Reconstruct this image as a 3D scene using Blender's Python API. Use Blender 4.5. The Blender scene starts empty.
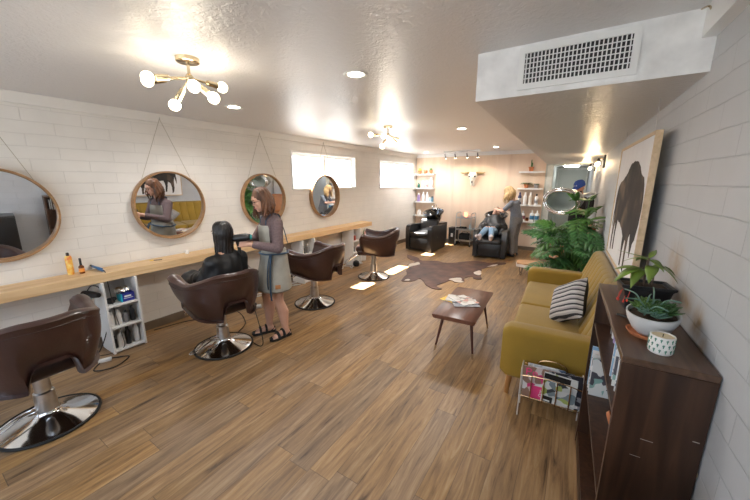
import bpy, bmesh, math, random
from mathutils import Vector, Matrix, noise, Euler
from mathutils.geometry import tessellate_polygon
random.seed(7)
PI = math.pi
sc = bpy.context.scene
C = bpy.context.scene.collection
V = Vector
R = math.radians

# ---------------------------------------------------------------- materials
MATS = {}
def nt(name):
    m = bpy.data.materials.new(name); m.use_nodes = True
    t = m.node_tree; b = t.nodes['Principled BSDF']
    return m, t, b
def mat(name, col, rough=.5, metal=0., var=None, bump=None, coat=0., emit=None, trans=0., spec=None, sheen=0., ior=None, stretch=None):
    if name in MATS: return MATS[name]
    m, t, b = nt(name); MATS[name] = m
    c = (*col, 1)
    b.inputs['Base Color'].default_value = c
    b.inputs['Roughness'].default_value = rough
    b.inputs['Metallic'].default_value = metal
    if coat: b.inputs['Coat Weight'].default_value = coat; b.inputs['Coat Roughness'].default_value = .15
    if trans: b.inputs['Transmission Weight'].default_value = trans
    if spec is not None: b.inputs['Specular IOR Level'].default_value = spec
    if sheen: b.inputs['Sheen Weight'].default_value = sheen
    if ior: b.inputs['IOR'].default_value = ior
    if emit:
        b.inputs['Emission Color'].default_value = (*emit[0], 1); b.inputs['Emission Strength'].default_value = emit[1]
    tc = t.nodes.new('ShaderNodeTexCoord'); mp = t.nodes.new('ShaderNodeMapping')
    t.links.new(tc.outputs['Object'], mp.inputs[0])
    if stretch: mp.inputs['Scale'].default_value = stretch
    if var is None: var = (9., .12)
    n = t.nodes.new('ShaderNodeTexNoise'); n.inputs['Scale'].default_value = var[0]; n.inputs['Detail'].default_value = 5
    t.links.new(mp.outputs[0], n.inputs['Vector'])
    r = t.nodes.new('ShaderNodeValToRGB'); a = var[1]
    r.color_ramp.elements[0].position = .3; r.color_ramp.elements[1].position = .7
    r.color_ramp.elements[0].color = (*[x * (1 - a) for x in col], 1); r.color_ramp.elements[1].color = (*[min(1, x * (1 + a)) for x in col], 1)
    t.links.new(n.outputs['Fac'], r.inputs[0]); t.links.new(r.outputs[0], b.inputs['Base Color'])
    if bump:
        n2 = t.nodes.new('ShaderNodeTexNoise'); n2.inputs['Scale'].default_value = bump[0]; n2.inputs['Detail'].default_value = 4
        t.links.new(mp.outputs[0], n2.inputs['Vector'])
        bp = t.nodes.new('ShaderNodeBump'); bp.inputs['Strength'].default_value = bump[1]; bp.inputs['Distance'].default_value = .01
        t.links.new(n2.outputs['Fac'], bp.inputs['Height']); t.links.new(bp.outputs[0], b.inputs['Normal'])
    return m

def N(t, typ, **kw):
    n = t.nodes.new(typ)
    for k, v in kw.items(): setattr(n, k, v)
    return n
def math_node(t, op, a, b=None):
    n = t.nodes.new('ShaderNodeMath'); n.operation = op
    for i, x in enumerate((a, b)):
        if x is None: continue
        if isinstance(x, (int, float)): n.inputs[i].default_value = x
        else: t.links.new(x, n.inputs[i])
    return n.outputs[0]

def plank_floor():
    m, t, b = nt('plank_floor_vinyl')
    tc = N(t, 'ShaderNodeTexCoord'); sx = N(t, 'ShaderNodeSeparateXYZ'); t.links.new(tc.outputs['Object'], sx.inputs[0])
    X, Y = sx.outputs[0], sx.outputs[1]
    w, L = .152, 1.22
    xr = math_node(t, 'DIVIDE', X, w); row = math_node(t, 'FLOOR', xr)
    wn = N(t, 'ShaderNodeTexWhiteNoise', noise_dimensions='1D'); t.links.new(row, wn.inputs['W'])
    yo = math_node(t, 'ADD', math_node(t, 'DIVIDE', Y, L), math_node(t, 'MULTIPLY', wn.outputs['Value'], 3.7))
    col = math_node(t, 'FLOOR', yo)
    cid = N(t, 'ShaderNodeCombineXYZ'); t.links.new(row, cid.inputs[0]); t.links.new(col, cid.inputs[1])
    w2 = N(t, 'ShaderNodeTexWhiteNoise', noise_dimensions='2D'); t.links.new(cid.outputs[0], w2.inputs['Vector'])
    # grain coordinates, shifted per plank
    cg = N(t, 'ShaderNodeCombineXYZ')
    t.links.new(math_node(t, 'MULTIPLY', X, 17.), cg.inputs[0])
    t.links.new(math_node(t, 'ADD', math_node(t, 'MULTIPLY', Y, 1.5), math_node(t, 'MULTIPLY', w2.outputs['Value'], 40.)), cg.inputs[1])
    t.links.new(math_node(t, 'MULTIPLY', w2.outputs['Value'], 17.), cg.inputs[2])
    g = N(t, 'ShaderNodeTexNoise'); g.inputs['Scale'].default_value = 1.6; g.inputs['Detail'].default_value = 8; g.inputs['Roughness'].default_value = .65; g.inputs['Distortion'].default_value = .6
    t.links.new(cg.outputs[0], g.inputs['Vector'])
    r = N(t, 'ShaderNodeValToRGB'); e = r.color_ramp.elements
    e[0].position = .30; e[0].color = (.09, .05, .024, 1); e[1].position = .74; e[1].color = (.46, .315, .18, 1)
    x = e.new(.40); x.color = (.22, .128, .062, 1); x = e.new(.56); x.color = (.335, .205, .098, 1)
    t.links.new(g.outputs['Fac'], r.inputs[0])
    hs = N(t, 'ShaderNodeHueSaturation')
    mr = N(t, 'ShaderNodeMapRange'); mr.inputs['To Min'].default_value = .78; mr.inputs['To Max'].default_value = 1.12
    t.links.new(w2.outputs['Value'], mr.inputs[0]); t.links.new(mr.outputs[0], hs.inputs['Value'])
    mr2 = N(t, 'ShaderNodeMapRange'); mr2.inputs['To Min'].default_value = .88; mr2.inputs['To Max'].default_value = 1.18
    t.links.new(w2.outputs['Color'], mr2.inputs[0]); t.links.new(mr2.outputs[0], hs.inputs['Saturation'])
    t.links.new(r.outputs[0], hs.inputs['Color'])
    # seams
    fx = math_node(t, 'FRACT', xr); fy = math_node(t, 'FRACT', yo)
    s1 = math_node(t, 'LESS_THAN', fx, .018); s2 = math_node(t, 'LESS_THAN', fy, .003)
    seam = math_node(t, 'MAXIMUM', s1, s2)
    mx = N(t, 'ShaderNodeMix', data_type='RGBA'); t.links.new(math_node(t, 'MULTIPLY', seam, .6), mx.inputs['Factor'])
    t.links.new(hs.outputs[0], mx.inputs['A']); mx.inputs['B'].default_value = (.05, .03, .018, 1)
    t.links.new(mx.outputs['Result'], b.inputs['Base Color'])
    b.inputs['Roughness'].default_value = .42
    rr = N(t, 'ShaderNodeMapRange'); rr.inputs['To Min'].default_value = .34; rr.inputs['To Max'].default_value = .52
    t.links.new(g.outputs['Fac'], rr.inputs[0]); t.links.new(rr.outputs[0], b.inputs['Roughness'])
    bp = N(t, 'ShaderNodeBump'); bp.inputs['Strength'].default_value = .25; bp.inputs['Distance'].default_value = .004
    t.links.new(math_node(t, 'SUBTRACT', g.outputs['Fac'], seam), bp.inputs['Height']); t.links.new(bp.outputs[0], b.inputs['Normal'])
    return m

def block_wall(name, col, stains=False, mortar=.90):
    m, t, b = nt(name)
    tc = N(t, 'ShaderNodeTexCoord'); sx = N(t, 'ShaderNodeSeparateXYZ'); t.links.new(tc.outputs['Object'], sx.inputs[0])
    cg = N(t, 'ShaderNodeCombineXYZ'); t.links.new(sx.outputs[1], cg.inputs[0]); t.links.new(sx.outputs[2], cg.inputs[1])
    nn = N(t, 'ShaderNodeTexNoise'); nn.inputs['Scale'].default_value = 5.; t.links.new(tc.outputs['Object'], nn.inputs['Vector'])
    vm = N(t, 'ShaderNodeMix', data_type='RGBA'); vm.blend_type = 'LINEAR_LIGHT'; vm.inputs['Factor'].default_value = .006
    t.links.new(cg.outputs[0], vm.inputs['A']); t.links.new(nn.outputs['Color'], vm.inputs['B'])
    br = N(t, 'ShaderNodeTexBrick'); br.inputs['Scale'].default_value = 1; br.inputs['Brick Width'].default_value = .405; br.inputs['Row Height'].default_value = .105
    br.inputs['Mortar Size'].default_value = .0035; br.inputs['Mortar Smooth'].default_value = .55; br.offset = .5
    t.links.new(vm.outputs['Result'], br.inputs['Vector'])
    n = N(t, 'ShaderNodeTexNoise'); n.inputs['Scale'].default_value = 3; n.inputs['Detail'].default_value = 6; t.links.new(tc.outputs['Object'], n.inputs['Vector'])
    r = N(t, 'ShaderNodeValToRGB'); r.color_ramp.elements[0].position = .3; r.color_ramp.elements[1].position = .7
    r.color_ramp.elements[0].color = (*[x * .95 for x in col], 1); r.color_ramp.elements[1].color = (*[x * 1.03 for x in col], 1)
    t.links.new(n.outputs['Fac'], r.inputs[0])
    mx = N(t, 'ShaderNodeMix', data_type='RGBA'); t.links.new(br.outputs['Fac'], mx.inputs['Factor'])
    t.links.new(r.outputs[0], mx.inputs['A']); mx.inputs['B'].default_value = (*[x * mortar for x in col], 1)
    out = mx.outputs['Result']
    if stains:
        tot = None
        for (sy, sz, ry, rz, k) in ((1.99, 1.30, .07, .10, .8), (1.80, 1.20, .09, .055, 1.), (1.62, 1.165, .06, .06, 1.), (1.53, 1.11, .04, .04, .8), (2.08, 1.33, .06, .08, .5)):
            a = math_node(t, 'DIVIDE', math_node(t, 'SUBTRACT', sx.outputs[1], sy), ry); a = math_node(t, 'MULTIPLY', a, a)
            c = math_node(t, 'DIVIDE', math_node(t, 'SUBTRACT', sx.outputs[2], sz), rz); c = math_node(t, 'MULTIPLY', c, c)
            ee = math_node(t, 'MULTIPLY', math_node(t, 'EXPONENT', math_node(t, 'MULTIPLY', math_node(t, 'ADD', a, c), -1.)), k)
            tot = ee if tot is None else math_node(t, 'MAXIMUM', tot, ee)
        n3 = N(t, 'ShaderNodeTexNoise'); n3.inputs['Scale'].default_value = 22; n3.inputs['Detail'].default_value = 5; t.links.new(tc.outputs['Object'], n3.inputs['Vector'])
        k = math_node(t, 'MULTIPLY', tot, math_node(t, 'MULTIPLY', n3.outputs['Fac'], 1.7))
        m2 = N(t, 'ShaderNodeMix', data_type='RGBA'); t.links.new(k, m2.inputs['Factor']); t.links.new(out, m2.inputs['A']); m2.inputs['B'].default_value = (.36, .24, .12, 1)
        out = m2.outputs['Result']
    t.links.new(out, b.inputs['Base Color'])
    b.inputs['Roughness'].default_value = .5
    n2 = N(t, 'ShaderNodeTexNoise'); n2.inputs['Scale'].default_value = 30; n2.inputs['Detail'].default_value = 5; t.links.new(tc.outputs['Object'], n2.inputs['Vector'])
    h = math_node(t, 'ADD', math_node(t, 'MULTIPLY', br.outputs['Fac'], -1.), math_node(t, 'MULTIPLY', n2.outputs['Fac'], .18))
    bp = N(t, 'ShaderNodeBump'); bp.inputs['Strength'].default_value = .6; bp.inputs['Distance'].default_value = .006
    t.links.new(h, bp.inputs['Height']); t.links.new(bp.outputs[0], b.inputs['Normal'])
    return m

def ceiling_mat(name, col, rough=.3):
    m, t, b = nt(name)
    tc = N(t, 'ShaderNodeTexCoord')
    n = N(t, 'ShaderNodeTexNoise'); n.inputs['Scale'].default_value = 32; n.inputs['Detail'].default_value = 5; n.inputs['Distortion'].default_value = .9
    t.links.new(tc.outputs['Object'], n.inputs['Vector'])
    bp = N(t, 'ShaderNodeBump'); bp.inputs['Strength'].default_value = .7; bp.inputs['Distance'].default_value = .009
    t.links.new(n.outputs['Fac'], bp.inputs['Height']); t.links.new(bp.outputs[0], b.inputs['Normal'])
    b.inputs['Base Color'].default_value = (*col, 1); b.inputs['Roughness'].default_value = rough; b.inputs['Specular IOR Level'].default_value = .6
    return m

def wood(name, c1, c2, axis='Y', scale=1., rough=.45, ring=12.):
    if name in MATS: return MATS[name]
    m, t, b = nt(name); MATS[name] = m
    tc = N(t, 'ShaderNodeTexCoord'); mp = N(t, 'ShaderNodeMapping'); t.links.new(tc.outputs['Object'], mp.inputs[0])
    s = {'X': (.07, 1, 1), 'Y': (1, .07, 1), 'Z': (1, 1, .07)}[axis]
    mp.inputs['Scale'].default_value = tuple(x * ring * scale for x in s)
    n = N(t, 'ShaderNodeTexNoise'); n.inputs['Scale'].default_value = 1; n.inputs['Detail'].default_value = 7; n.inputs['Distortion'].default_value = 1.2
    t.links.new(mp.outputs[0], n.inputs['Vector'])
    r = N(t, 'ShaderNodeValToRGB'); r.color_ramp.elements[0].position = .32; r.color_ramp.elements[1].position = .68
    r.color_ramp.elements[0].color = (*c1, 1); r.color_ramp.elements[1].color = (*c2, 1)
    t.links.new(n.outputs['Fac'], r.inputs[0]); t.links.new(r.outputs[0], b.inputs['Base Color'])
    b.inputs['Roughness'].default_value = rough
    return m

def striped(name, cols, scale, axis=0, rough=.9):
    m, t, b = nt(name)
    tc = N(t, 'ShaderNodeTexCoord'); mp = N(t, 'ShaderNodeMapping'); t.links.new(tc.outputs['Object'], mp.inputs[0])
    n = N(t, 'ShaderNodeTexNoise'); n.inputs['Scale'].default_value = 6; t.links.new(mp.outputs[0], n.inputs['Vector'])
    sx = N(t, 'ShaderNodeSeparateXYZ'); t.links.new(mp.outputs[0], sx.inputs[0])
    v = math_node(t, 'ADD', math_node(t, 'MULTIPLY', sx.outputs[axis], scale), math_node(t, 'MULTIPLY', n.outputs['Fac'], .25))
    v = math_node(t, 'FRACT', v)
    r = N(t, 'ShaderNodeValToRGB'); r.color_ramp.interpolation = 'CONSTANT'
    e = r.color_ramp.elements
    e[0].position = 0; e[0].color = (*cols[0], 1); e[1].position = 1 / len(cols); e[1].color = (*cols[1], 1)
    for i in range(2, len(cols)):
        x = e.new(i / len(cols)); x.color = (*cols[i], 1)
    t.links.new(v, r.inputs[0]); t.links.new(r.outputs[0], b.inputs['Base Color']); b.inputs['Roughness'].default_value = rough
    return m

def blotchy(name, cols, scale=5, rough=.8, pos=None, detail=3):
    m, t, b = nt(name)
    tc = N(t, 'ShaderNodeTexCoord'); n = N(t, 'ShaderNodeTexNoise'); n.inputs['Scale'].default_value = scale; n.inputs['Detail'].default_value = detail
    t.links.new(tc.outputs['Object'], n.inputs['Vector'])
    r = N(t, 'ShaderNodeValToRGB'); e = r.color_ramp.elements
    k = len(cols); ps = pos or [.3 + .4 * i / (k - 1) for i in range(k)]
    e[0].position = ps[0]; e[0].color = (*cols[0], 1); e[1].position = ps[-1]; e[1].color = (*cols[-1], 1)
    for i in range(1, k - 1):
        x = e.new(ps[i]); x.color = (*cols[i], 1)
    t.links.new(n.outputs['Fac'], r.inputs[0]); t.links.new(r.outputs[0], b.inputs['Base Color']); b.inputs['Roughness'].default_value = rough
    return m

def glass_mat(name, col=(1, 1, 1)):
    m, t, b = nt(name)
    # thin window glass: mostly transparent with a clear reflection
    tr = N(t, 'ShaderNodeBsdfTransparent'); gl = N(t, 'ShaderNodeBsdfGlossy'); gl.inputs['Roughness'].default_value = .02
    mx = N(t, 'ShaderNodeMixShader'); mx.inputs[0].default_value = .07; t.links.new(tr.outputs[0], mx.inputs[1]); t.links.new(gl.outputs[0], mx.inputs[2])
    tr.inputs[0].default_value = (*col, 1)
    t.links.new(mx.outputs[0], t.nodes['Material Output'].inputs[0])
    return m

# palette
m_floor = plank_floor()
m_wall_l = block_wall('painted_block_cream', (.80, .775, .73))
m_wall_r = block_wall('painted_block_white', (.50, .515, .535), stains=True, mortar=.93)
m_plaster = mat('white_plaster', (.76, .76, .75), .5, var=(4, .03))
m_ceil = ceiling_mat('textured_ceiling', (.72, .71, .71))
m_trimw = mat('white_gloss_trim', (.82, .82, .80), .35, var=(4, .03))
m_base = mat('taupe_baseboard', (.15, .11, .075), .45)
m_sage = mat('pale_sage_paint', (.50, .54, .50), .5, var=(3, .03))
m_ply = wood('birch_plywood', (.68, .51, .38), (.79, .63, .49), 'Z', .55, .5, 5.)
m_pine = wood('pine_beam', (.62, .40, .20), (.80, .58, .33), 'Y', 1., .5, 18.)
m_mfrm = wood('mirror_walnut', (.27, .14, .06), (.42, .24, .11), 'Y', 1., .4, 20.)
m_leather = mat('brown_leather', (.048, .020, .015), .32, coat=.3, var=(5, .25), bump=(60, .12))
m_seatl = mat('dark_seat_leather', (.035, .016, .013), .35, var=(5, .2), bump=(60, .1))
m_chrome = mat('chrome', (.80, .80, .80), .10, 1., var=(4, .03))
m_brushed = mat('brushed_steel', (.62, .62, .62), .28, 1., var=(30, .08))
m_black = mat('black_plastic', (.012, .012, .013), .35)
m_blackl = mat('black_vinyl', (.012, .012, .013), .3, coat=.25, bump=(50, .1))
m_rubber = mat('black_rubber', (.01, .01, .01), .6)
m_mustard = mat('mustard_velvet', (.30, .18, .012), .75, sheen=.25, var=(3, .10), bump=(300, .12))
m_walnut = wood('dark_walnut_veneer', (.030, .013, .007), (.070, .031, .016), 'Z', 1., .38, 22.)
m_walnut_t = wood('dark_walnut_top', (.055, .028, .016), (.115, .062, .036), 'Y', 1., .33, 22.)
m_tablew = wood('reddish_table_wood', (.10, .034, .018), (.17, .068, .038), 'Y', 1., .28, 14.)
m_legw = wood('honey_leg_wood', (.32, .14, .04), (.44, .22, .075), 'Z', 1., .4, 25.)
m_oak = wood('pale_oak', (.55, .40, .24), (.72, .55, .36), 'Y', 1., .5, 22.)
m_white = mat('white_laminate', (.80, .79, .77), .4, var=(4, .03))
m_whiteg = mat('white_glaze', (.62, .63, .64), .3, var=(14, .08))
m_canvas = mat('white_canvas', (.78, .77, .77), .8, var=(6, .03), bump=(400, .1))
m_bison = blotchy('bison_paint', [(.018, .017, .017), (.05, .038, .032), (.20, .13, .09)], 4.5, .8, detail=6)
m_mirror, _t, _b = nt('mirror_silver'); _b.inputs['Metallic'].default_value = 1; _b.inputs['Roughness'].default_value = .0; _b.inputs['Base Color'].default_value = (.90, .91, .92, 1)
m_glass = glass_mat('window_glass')
m_brass = mat('aged_brass', (.60, .50, .34), .22, 1.)
m_gold = mat('gold_wire', (.62, .40, .22), .25, 1.)
m_bulb = mat('lit_globe', (1, .93, .8), .3, emit=((1, .84, .58), 6.))
m_can = mat('lit_downlight', (1, .95, .88), .4, emit=((1, .88, .70), 22.))
m_terra = mat('terracotta', (.48, .17, .07), .8)
m_leaf = mat('deep_green_leaf', (.055, .165, .045), .38, var=(4, .35))
m_leaf2 = mat('mid_green_leaf', (.075, .19, .035), .42, var=(4, .3))
m_leaf3 = mat('blue_green_leaf', (.10, .20, .15), .45, var=(6, .25))
m_leafy = mat('olive_leaf', (.14, .22, .03), .4, var=(9, .35))
m_soil = mat('soil', (.06, .035, .02), .95, var=(40, .4), bump=(60, .8))
m_hide = blotchy('cowhide_brown', [(.030, .011, .007), (.085, .032, .019), (.15, .068, .042)], 4.5, .6, detail=6)
m_hidew = mat('cowhide_cream', (.66, .58, .50), .8)
m_cable_w = mat('white_cable', (.72, .72, .70), .5)
m_cable_b = mat('black_cable', (.015, .015, .015), .5)
m_tan = mat('tan_leather', (.36, .15, .055), .45, var=(5, .2))
m_skin = mat('skin_light', (.62, .36, .26), .5, var=(8, .08))
m_skin2 = mat('skin_warm', (.50, .27, .18), .5, var=(8, .08))
m_lip = mat('lips', (.50, .15, .13), .45)
m_eye = mat('eye_dark', (.03, .02, .015), .2)
m_auburn = mat('auburn_hair', (.115, .046, .019), .42, var=(6, .5), bump=(120, .5), stretch=(3, 3, .5))
m_blackh = mat('black_hair', (.008, .006, .006), .28, var=(6, .3), bump=(120, .4), stretch=(3, 3, .4))
m_blond = mat('blonde_hair', (.56, .38, .18), .5, var=(8, .35), bump=(120, .5), stretch=(3, 3, .5))
m_mauve = mat('mauve_sweater', (.15, .105, .110), .9, var=(60, .2), bump=(200, .3))
m_apron = mat('stone_apron_canvas', (.37, .365, .325), .85, var=(7, .14), bump=(250, .2))
m_strap = mat('navy_strap', (.035, .075, .13), .7)
m_patch = mat('tan_patch', (.42, .19, .07), .6)
m_cape = mat('black_cape', (.006, .006, .007), .52, var=(5, .2))
m_grey = mat('grey_knit', (.20, .22, .26), .9, var=(50, .15))
m_greyp = mat('grey_trousers', (.22, .22, .225), .9, var=(50, .15))
m_jean = mat('blue_denim', (.20, .32, .46), .85, var=(40, .2))
m_tee = mat('black_cotton', (.012, .012, .014), .9)
m_capb = mat('royal_blue_cap', (.012, .05, .26), .7)

# ---------------------------------------------------------------- mesh helpers
def newbm(): return bmesh.new()
def link(name, bm, m, parent=None, smooth=True, recalc=True):
    if recalc: bmesh.ops.recalc_face_normals(bm, faces=bm.faces)
    me = bpy.data.meshes.new(name); bm.to_mesh(me); bm.free()
    if m is not None:
        for q in (m if isinstance(m, (list, tuple)) else [m]): me.materials.append(q)
    if smooth:
        me.polygons.foreach_set('use_smooth', [True] * len(me.polygons))
        try: me.set_sharp_from_angle(angle=R(40))
        except Exception: pass
    o = bpy.data.objects.new(name, me); C.objects.link(o)
    if parent is not None: o.parent = parent
    return o
def thing(name, label, cat, loc=(0, 0, 0), rz=0, group=None):
    o = bpy.data.objects.new(name, None); C.objects.link(o); o.empty_display_size = .1
    o.location = loc; o.rotation_euler = (0, 0, rz); o['label'] = label; o['category'] = cat
    if group: o['group'] = group
    return o
def tag(o, label, cat, group=None, kind=None):
    o['label'] = label; o['category'] = cat
    if group: o['group'] = group
    if kind: o['kind'] = kind
    return o
def struct(o):
    o['kind'] = 'structure'; return o
def dup(root, loc, rz, label=None):
    r = root.copy(); C.objects.link(r); r.location = loc; r.rotation_euler = (0, 0, rz)
    if label: r['label'] = label
    for ch in list(root.children):
        c = ch.copy(); C.objects.link(c); c.parent = r
        for g in list(ch.children):
            d = g.copy(); C.objects.link(d); d.parent = c
    return r

def box(bm, c, s, bevel=0., rot=None, seg=2, mi=0):
    """box of full size s about centre c"""
    M = Matrix.Translation(V(c)) @ (rot.to_matrix().to_4x4() if isinstance(rot, Euler) else (rot or Matrix.Identity(4))) @ Matrix.Diagonal((*s, 1))
    g = bmesh.ops.create_cube(bm, size=1, matrix=M); vs = g['verts']
    fs = list({f for v in vs for f in v.link_faces})
    for f in fs: f.material_index = mi
    if bevel > 0:
        es = list({e for v in vs for e in v.link_edges})
        bmesh.ops.bevel(bm, geom=es, offset=bevel, segments=seg, profile=.5, affect='EDGES', clamp_overlap=True)
def bx(bm, x0, x1, y0, y1, z0, z1, bevel=0., seg=2):
    box(bm, ((x0 + x1) / 2, (y0 + y1) / 2, (z0 + z1) / 2), (abs(x1 - x0), abs(y1 - y0), abs(z1 - z0)), bevel, None, seg)
def ring_loft(bm, rings, cap=True, closed=False, mi=0):
    rs = [[bm.verts.new(p) for p in r] for r in rings]
    n = len(rs[0]); fs = []
    for i in range(len(rs) if closed else len(rs) - 1):
        a, b = rs[i], rs[(i + 1) % len(rs)]
        for j in range(n):
            k = (j + 1) % n
            fs.append(bm.faces.new((a[j], a[k], b[k], b[j])))
    if cap and not closed:
        fs.append(bm.faces.new(rs[0][::-1])); fs.append(bm.faces.new(rs[-1]))
    for f in fs: f.material_index = mi
    return rs
def lathe(bm, prof, seg=32, M=None, sx=1., sy=1., mi=0, closed=False):
    """prof: list of (r,z)"""
    M = M or Matrix.Identity(4)
    rings = [[M @ V((max(r, 1e-4) * math.cos(2 * PI * j / seg) * sx, max(r, 1e-4) * math.sin(2 * PI * j / seg) * sy, z)) for j in range(seg)] for r, z in prof]
    ring_loft(bm, rings, mi=mi, closed=closed)
def tube(bm, pts, r, n=8, closed=False, mi=0, flat=1.):
    pts = [V(p) for p in pts]; k = len(pts)
    rs = r if isinstance(r, (list, tuple)) else [r] * k
    rings = []; up = None
    for i, p in enumerate(pts):
        if closed: d = pts[(i + 1) % k] - pts[i - 1]
        else: d = pts[min(i + 1, k - 1)] - pts[max(i - 1, 0)]
        if d.length < 1e-9: d = V((0, 0, 1))
        d.normalize()
        if up is None:
            up = V((0, 0, 1)) if abs(d.z) < .9 else V((1, 0, 0))
        s = d.cross(up)
        if s.length < 1e-6: s = d.orthogonal()
        s.normalize(); up = s.cross(d).normalized()
        rings.append([p + (s * math.cos(2 * PI * j / n) + up * math.sin(2 * PI * j / n) * flat) * rs[i] for j in range(n)])
    ring_loft(bm, rings, closed=closed, mi=mi)
def cr(pts, sub=6):
    """Catmull-Rom resample"""
    P = [V(p) for p in pts]; out = []
    for i in range(len(P) - 1):
        p0, p1, p2, p3 = P[max(i - 1, 0)], P[i], P[i + 1], P[min(i + 2, len(P) - 1)]
        for s in range(sub):
            t = s / sub
            out.append(.5 * ((2 * p1) + (p2 - p0) * t + (2 * p0 - 5 * p1 + 4 * p2 - p3) * t * t + (3 * p1 - p0 - 3 * p2 + p3) * t ** 3))
    out.append(P[-1]); return out
def ell(bm, c, r, rot=None, seg=20, mi=0):
    M = Matrix.Translation(V(c)) @ (rot.to_4x4() if rot is not None else Matrix.Identity(4)) @ Matrix.Diagonal((*r, 1))
    g = bmesh.ops.create_uvsphere(bm, u_segments=seg, v_segments=max(8, seg // 2), radius=1, matrix=M)
    for v in g['verts']:
        for f in v.link_faces: f.material_index = mi
def prism(bm, poly, z0, z1, M=None):
    M = M or Matrix.Identity(4)
    a = [bm.verts.new(M @ V((x, y, z0))) for x, y in poly]; b = [bm.verts.new(M @ V((x, y, z1))) for x, y in poly]
    n = len(poly)
    for i in range(n): bm.faces.new((a[i], a[(i + 1) % n], b[(i + 1) % n], b[i]))
    if n <= 8: bm.faces.new(a[::-1]); bm.faces.new(b); return
    for t3 in tessellate_polygon([[V((x, y, 0)) for x, y in poly]]):
        for ls in (a, b):
            try: bm.faces.new([ls[i] for i in t3])
            except ValueError: pass
def modify(o, *mods):
    """apply modifiers (type, dict) to the mesh of o"""
    for ty, kw in mods:
        m = o.modifiers.new(ty, ty)
        for k, v in kw.items(): setattr(m, k, v)
    bpy.context.view_layer.update()
    dg = bpy.context.evaluated_depsgraph_get()
    me = bpy.data.meshes.new_from_object(o.evaluated_get(dg)); o.modifiers.clear()
    old = o.data; o.data = me; bpy.data.meshes.remove(old)
    me.polygons.foreach_set('use_smooth', [True] * len(me.polygons))
    return o
def text_part(name, s, size, M, m, parent, depth=.0006, squash=1.):
    cu = bpy.data.curves.new(name, 'FONT'); cu.body = s; cu.size = size; cu.extrude = depth; cu.align_x = 'CENTER'; cu.align_y = 'CENTER'
    o = bpy.data.objects.new(name, cu); C.objects.link(o); bpy.context.view_layer.update()
    me = bpy.data.meshes.new_from_object(o.evaluated_get(bpy.context.evaluated_depsgraph_get()))
    bpy.data.objects.remove(o)
    me.transform(M @ Matrix.Diagonal((squash, 1, 1, 1))); me.materials.clear(); me.materials.append(m)
    p = bpy.data.objects.new(name, me); C.objects.link(p); p.parent = parent
    return p

# ---------------------------------------------------------------- camera
f_px = 318.
cam_d = bpy.data.cameras.new('camera'); cam_d.sensor_width = 36; cam_d.lens = f_px / 750 * 36; cam_d.clip_start = .02
cam = bpy.data.objects.new('camera', cam_d); C.objects.link(cam); sc.camera = cam
Rx, Ry, Rz = V((.84374671, .53674155, 0)), V((-.11381437, .17891385, .9772595)), V((.52453578, -.82455948, .21204687))
Mc = Matrix((Rx, Ry, Rz)).transposed().to_4x4(); Mc.translation = V((4.08, 0, 1.70)); cam.matrix_world = Mc

# ---------------------------------------------------------------- room shell
CZ = 2.43; YB = 8.65; YF = -1.7; YH = 10.7
def wr(y): return 4.57 - .034 * y
TAP = math.atan(.034)
def quadbox(bm, pts, z0, z1):
    prism(bm, pts, z0, z1)
b = newbm(); prism(b, [(-.25, YF - .2), (5.0, YF - .2), (4.6, YH + .2), (-.25, YH + .2)], -.12, 0); struct(link('floor', b, m_floor, smooth=False))
b = newbm(); prism(b, [(-.17, YF - .2), (5.0, YF - .2), (4.6, YH + .2), (-.17, YH + .2)], CZ, CZ + .08); struct(link('ceiling', b, m_ceil, smooth=False))
# left wall with two window openings
W1 = (3.85, 5.62, 1.57, 2.17); W2 = (6.63, 8.40, 1.55, 2.17)
b = newbm(); T = .16
ys = [YF - .2, W1[0], W1[1], W2[0], W2[1], YH + .2]
for i in range(5):
    if i in (1, 3):
        w = W1 if i == 1 else W2
        bx(b, -T, 0, ys[i], ys[i + 1], 0, w[2]); bx(b, -T, 0, ys[i], ys[i + 1], w[3], CZ)
    else: bx(b, -T, 0, ys[i], ys[i + 1], 0, CZ)
bmesh.ops.remove_doubles(b, verts=b.verts, dist=1e-5)
struct(link('wall_left', b, m_wall_l, smooth=False))
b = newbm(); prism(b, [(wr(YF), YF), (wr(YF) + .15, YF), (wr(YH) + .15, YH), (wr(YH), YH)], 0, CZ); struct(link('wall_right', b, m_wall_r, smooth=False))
# back wall: plywood cladding, then the painted return and opening to the hall
b = newbm(); bx(b, 0, 3.49, YB, YB + .12, 0, CZ); bx(b, 3.49, 4.28, YB, YB + .12, 2.06, CZ); struct(link('wall_back', b, m_sage, smooth=False))
XP = 3.34
b = newbm()
for i in range(3): bx(b, .01 + i * 1.11, .01 + (i + 1) * 1.11 - .003, YB - .015, YB, .095, 2.34, .002, 1)
struct(link('trim_1', b, m_ply, smooth=False))
b = newbm(); bx(b, 0, XP + .02, YB - .03, YB, 2.34, CZ, .003); struct(link('trim_2', b, m_trimw, smooth=False))
b = newbm(); bx(b, 0, XP, YB - .03, YB, 0, .095, .004); struct(link('baseboard_back', b, m_base, smooth=False))
b = newbm(); bx(b, 0, .016, YF, YB - .03, 0, .10, .003); struct(link('baseboard_left', b, m_base, smooth=False))
b = newbm(); bx(b, 0, .028, YF, YB - .03, 2.335, CZ, .004); struct(link('trim_3', b, mat('cream_board', (.80, .775, .73), .5, var=(3, .03)), smooth=False))
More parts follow.
